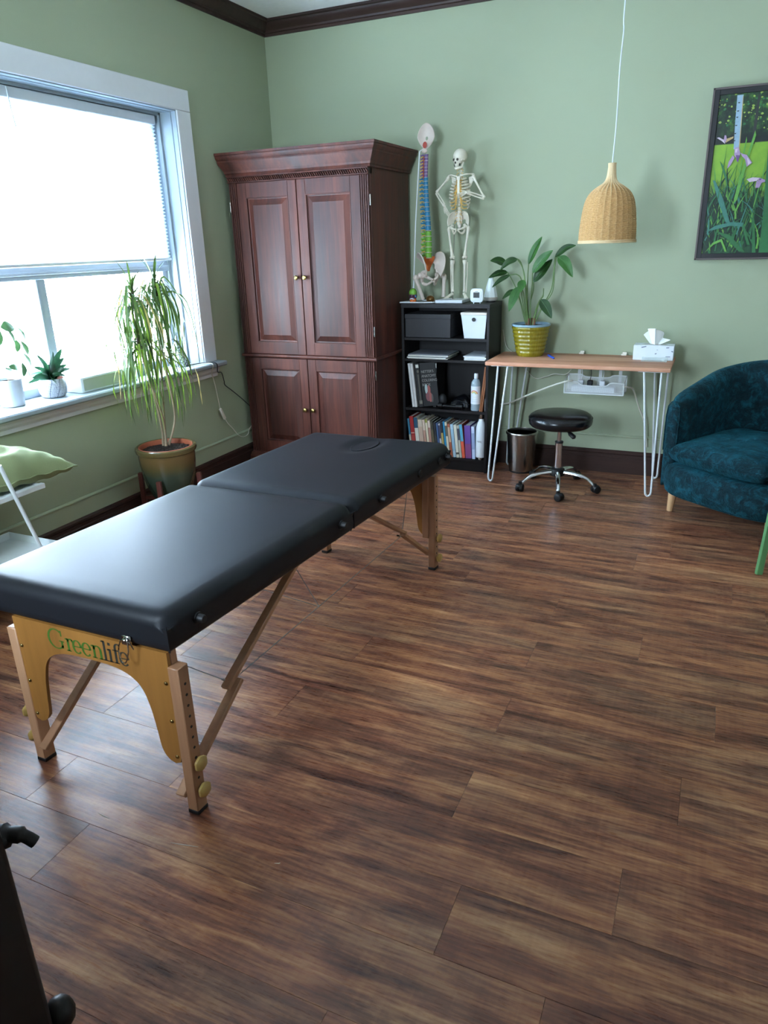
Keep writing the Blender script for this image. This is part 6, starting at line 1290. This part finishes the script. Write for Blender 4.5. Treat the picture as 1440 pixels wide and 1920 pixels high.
c1_ = t.mix(grass, lawn, step(t.n('ShaderNodeMath', {0: zl, 1: t.n('ShaderNodeMath', {0: n1, 1: .25}, operation='MULTIPLY').outputs[0]}, operation='SUBTRACT').outputs[0], 1.68-zrel-.125, 1.76-zrel-.125))
dark = t.mix(lin('0a1512'), fol, step(zl, 1.985-zrel, 2.05-zrel))
t.set(Base_Color=t.mix(c1_, dark, step(zl, 1.955-zrel, 1.960-zrel)), Roughness=.45)
m = MB(); m.box(CX0, CX1, -.030, -.004, CZ0, CZ1); cv = m.build('canvas', t.m, pn, smooth=False)
PC_ = [('p_birch', '8fa9bb'), ('p_bark', '2b2b2c'), ('p_leafy', '93ab4a'), ('p_lilac', 'a98cae'), ('p_violet', '6c4c80'), ('p_pale', 'c9b7c6'), ('p_deep', '0f3322'), ('p_mid', '2a6a3a'), ('p_bright', '5f9c3e'), ('p_bluegreen', '3c7a6a'), ('p_lawn', '8db02f'), ('p_tan', 'b59a6a')]
PM = [plain('painting_'+n[2:], c, .45, vscale=60, var=.22) for n, c in PC_]; PI_ = {n: i for i, (n, c) in enumerate(PC_)}
m = MB(); lay = [0]
def poly(pts, col, bump_=True):
    pts = [(min(CX1-.001, max(CX0+.001, a)), min(CZ1-.001, max(CZ0+.001, b))) for a, b in pts]
    lay[0] += 1; y = -.0302-.0000045*lay[0]; m.mat(PI_[col]).add([(a, y, b) for a, b in pts], [tuple(range(len(pts)))])
def blade(x, z, ang, L_, w_, col, bend=.3):
    l_, r_ = [], []
    for k in range(6):
        f = k/5; a = ang+bend*f*f; px = x+L_*f*math.sin(ang+bend*f*.5); pz = z+L_*f*math.cos(ang+bend*f*.5); ww = w_*(1-f**1.5)*.5+.0004; l_.append((px-ww*math.cos(a), pz+ww*math.sin(a))); r_.append((px+ww*math.cos(a), pz-ww*math.sin(a)))
    for k in range(5): poly([l_[k], l_[k+1], r_[k+1], r_[k]], col)
random.seed(12)
for i in range(150):
    x = random.uniform(CX0, CX1); z = CZ1-random.uniform(0, .16)*(1 if x < 3.1 else 1.3); r = random.uniform(.003, .009); a0 = random.uniform(0, 6); poly([(x+r*math.cos(a0+k*1.05)*random.uniform(.5, 1.2), z+r*.8*math.sin(a0+k*1.05)) for k in range(6)], 'p_leafy' if random.random() < .6 else 'p_mid')
poly([(2.978, 2.195), (3.009, 2.195), (3.012, 2.121), (3.024, 1.93), (2.993, 1.93), (2.984, 2.06)], 'p_birch'); poly([(3.006, 2.19), (3.009, 2.19), (3.024, 1.93), (3.019, 1.93)], 'p_tan')
for z in (2.16, 2.12, 2.09, 2.05, 2.01, 1.975): poly([(2.985, z), (2.997, z+.001), (2.995, z-.005), (2.987, z-.004)], 'p_bark')
poly([(3.2, 2.19), (3.215, 2.19), (3.225, 1.95), (3.205, 1.95)], 'p_bark'); poly([(3.08, 2.19), (3.092, 2.19), (3.095, 1.95), (3.078, 1.95)], 'p_bark')
for i in range(300):
    x = random.uniform(CX0-.02, CX1); zb_ = random.uniform(CZ0, 1.72); blade(x, zb_, random.uniform(-.5, .5), random.uniform(.08, .22)*(1.1 if zb_ < 1.55 else .8), random.uniform(.004, .011), random.choice(['p_deep', 'p_deep', 'p_mid', 'p_mid', 'p_bright', 'p_bluegreen']), random.uniform(-.9, .9))
for pts, col in (([(2.906, 1.778), (2.919, 1.775), (2.969, 1.685), (3.024, 1.551), (3.001, 1.552), (2.951, 1.659)], 'p_bluegreen'), ([(2.930, 1.876), (2.948, 1.855), (2.975, 1.797), (3.001, 1.678), (2.973, 1.772)], 'p_mid'), ([(3.089, 2.016), (3.097, 1.993), (3.078, 1.896), (3.059, 1.777), (3.045, 1.671), (3.025, 1.646), (3.039, 1.773), (3.064, 1.887)], 'p_bright'), ([(3.050, 1.989), (3.055, 1.972), (3.047, 1.864), (3.041, 1.758), (3.039, 1.849)], 'p_bright'),
    ([(3.164, 1.930), (3.20, 1.90), (3.241, 1.386), (3.192, 1.387), (3.188, 1.561)], 'p_mid'), ([(2.901, 1.507), (2.950, 1.538), (3.027, 1.554), (3.026, 1.535), (2.958, 1.519)], 'p_bluegreen'), ([(3.027, 1.554), (3.094, 1.549), (3.089, 1.528), (3.024, 1.535)], 'p_bluegreen'), ([(3.094, 1.549), (3.141, 1.431), (3.125, 1.431), (3.089, 1.528)], 'p_mid'), ([(2.954, 1.508), (3.03, 1.487), (3.120, 1.394), (3.089, 1.395), (3.017, 1.466)], 'p_mid'), ([(3.132, 1.605), (3.149, 1.552), (3.177, 1.387), (3.157, 1.388)], 'p_mid'), ([(2.909, 1.393), (2.946, 1.447), (2.991, 1.467), (2.987, 1.451), (2.952, 1.436)], 'p_bright'), ([(2.991, 1.467), (3.026, 1.396), (3.015, 1.396), (2.987, 1.451)], 'p_bright')): poly(pts, col)
for x, z in ((2.957, 1.94), (3.02, 1.85), (3.147, 1.72)): blade(x-.012, z-.26, .05, .27, .005, 'p_mid', .0)
poly([(2.998, 1.937), (3.018, 1.938), (3.029, 1.91), (3.03, 1.89), (3.014, 1.882), (3.000, 1.9)], 'p_lilac'); poly([(3.029, 1.91), (3.042, 1.904), (3.063, 1.897), (3.096, 1.856), (3.071, 1.837), (3.058, 1.875), (3.04, 1.893)], 'p_lilac'); poly([(2.993, 1.9), (3.004, 1.887), (2.989, 1.852), (2.973, 1.833), (2.976, 1.868)], 'p_lilac'); poly([(3.008, 1.9), (3.03, 1.897), (3.024, 1.862), (3.016, 1.87)], 'p_violet'); poly([(3.066, 1.885), (3.090, 1.856), (3.076, 1.845)], 'p_pale'); poly([(3.002, 1.93), (3.014, 1.932), (3.012, 1.912), (3.003, 1.912)], 'p_pale')
poly([(2.900, 1.993), (2.912, 1.995), (2.937, 1.981), (2.947, 1.96), (2.927, 1.976)], 'p_pale'); poly([(2.937, 1.981), (2.939, 2.003), (2.947, 2.002), (2.952, 1.985), (2.947, 1.965)], 'p_lilac'); poly([(2.952, 1.985), (2.985, 1.994), (2.984, 1.985), (2.961, 1.972), (2.948, 1.965)], 'p_tan')
poly([(3.079, 1.774), (3.108, 1.782), (3.143, 1.778), (3.131, 1.763), (3.096, 1.758)], 'p_pale'); poly([(3.143, 1.778), (3.172, 1.766), (3.174, 1.756), (3.157, 1.752), (3.135, 1.765)], 'p_lilac'); poly([(3.131, 1.765), (3.157, 1.752), (3.148, 1.727), (3.128, 1.728)], 'p_lilac'); poly([(3.143, 1.775), (3.155, 1.772), (3.150, 1.765), (3.142, 1.766)], 'p_violet')
o = m.build('painted_print', PM, cv, smooth=False); o['kind'] = 'stuff'
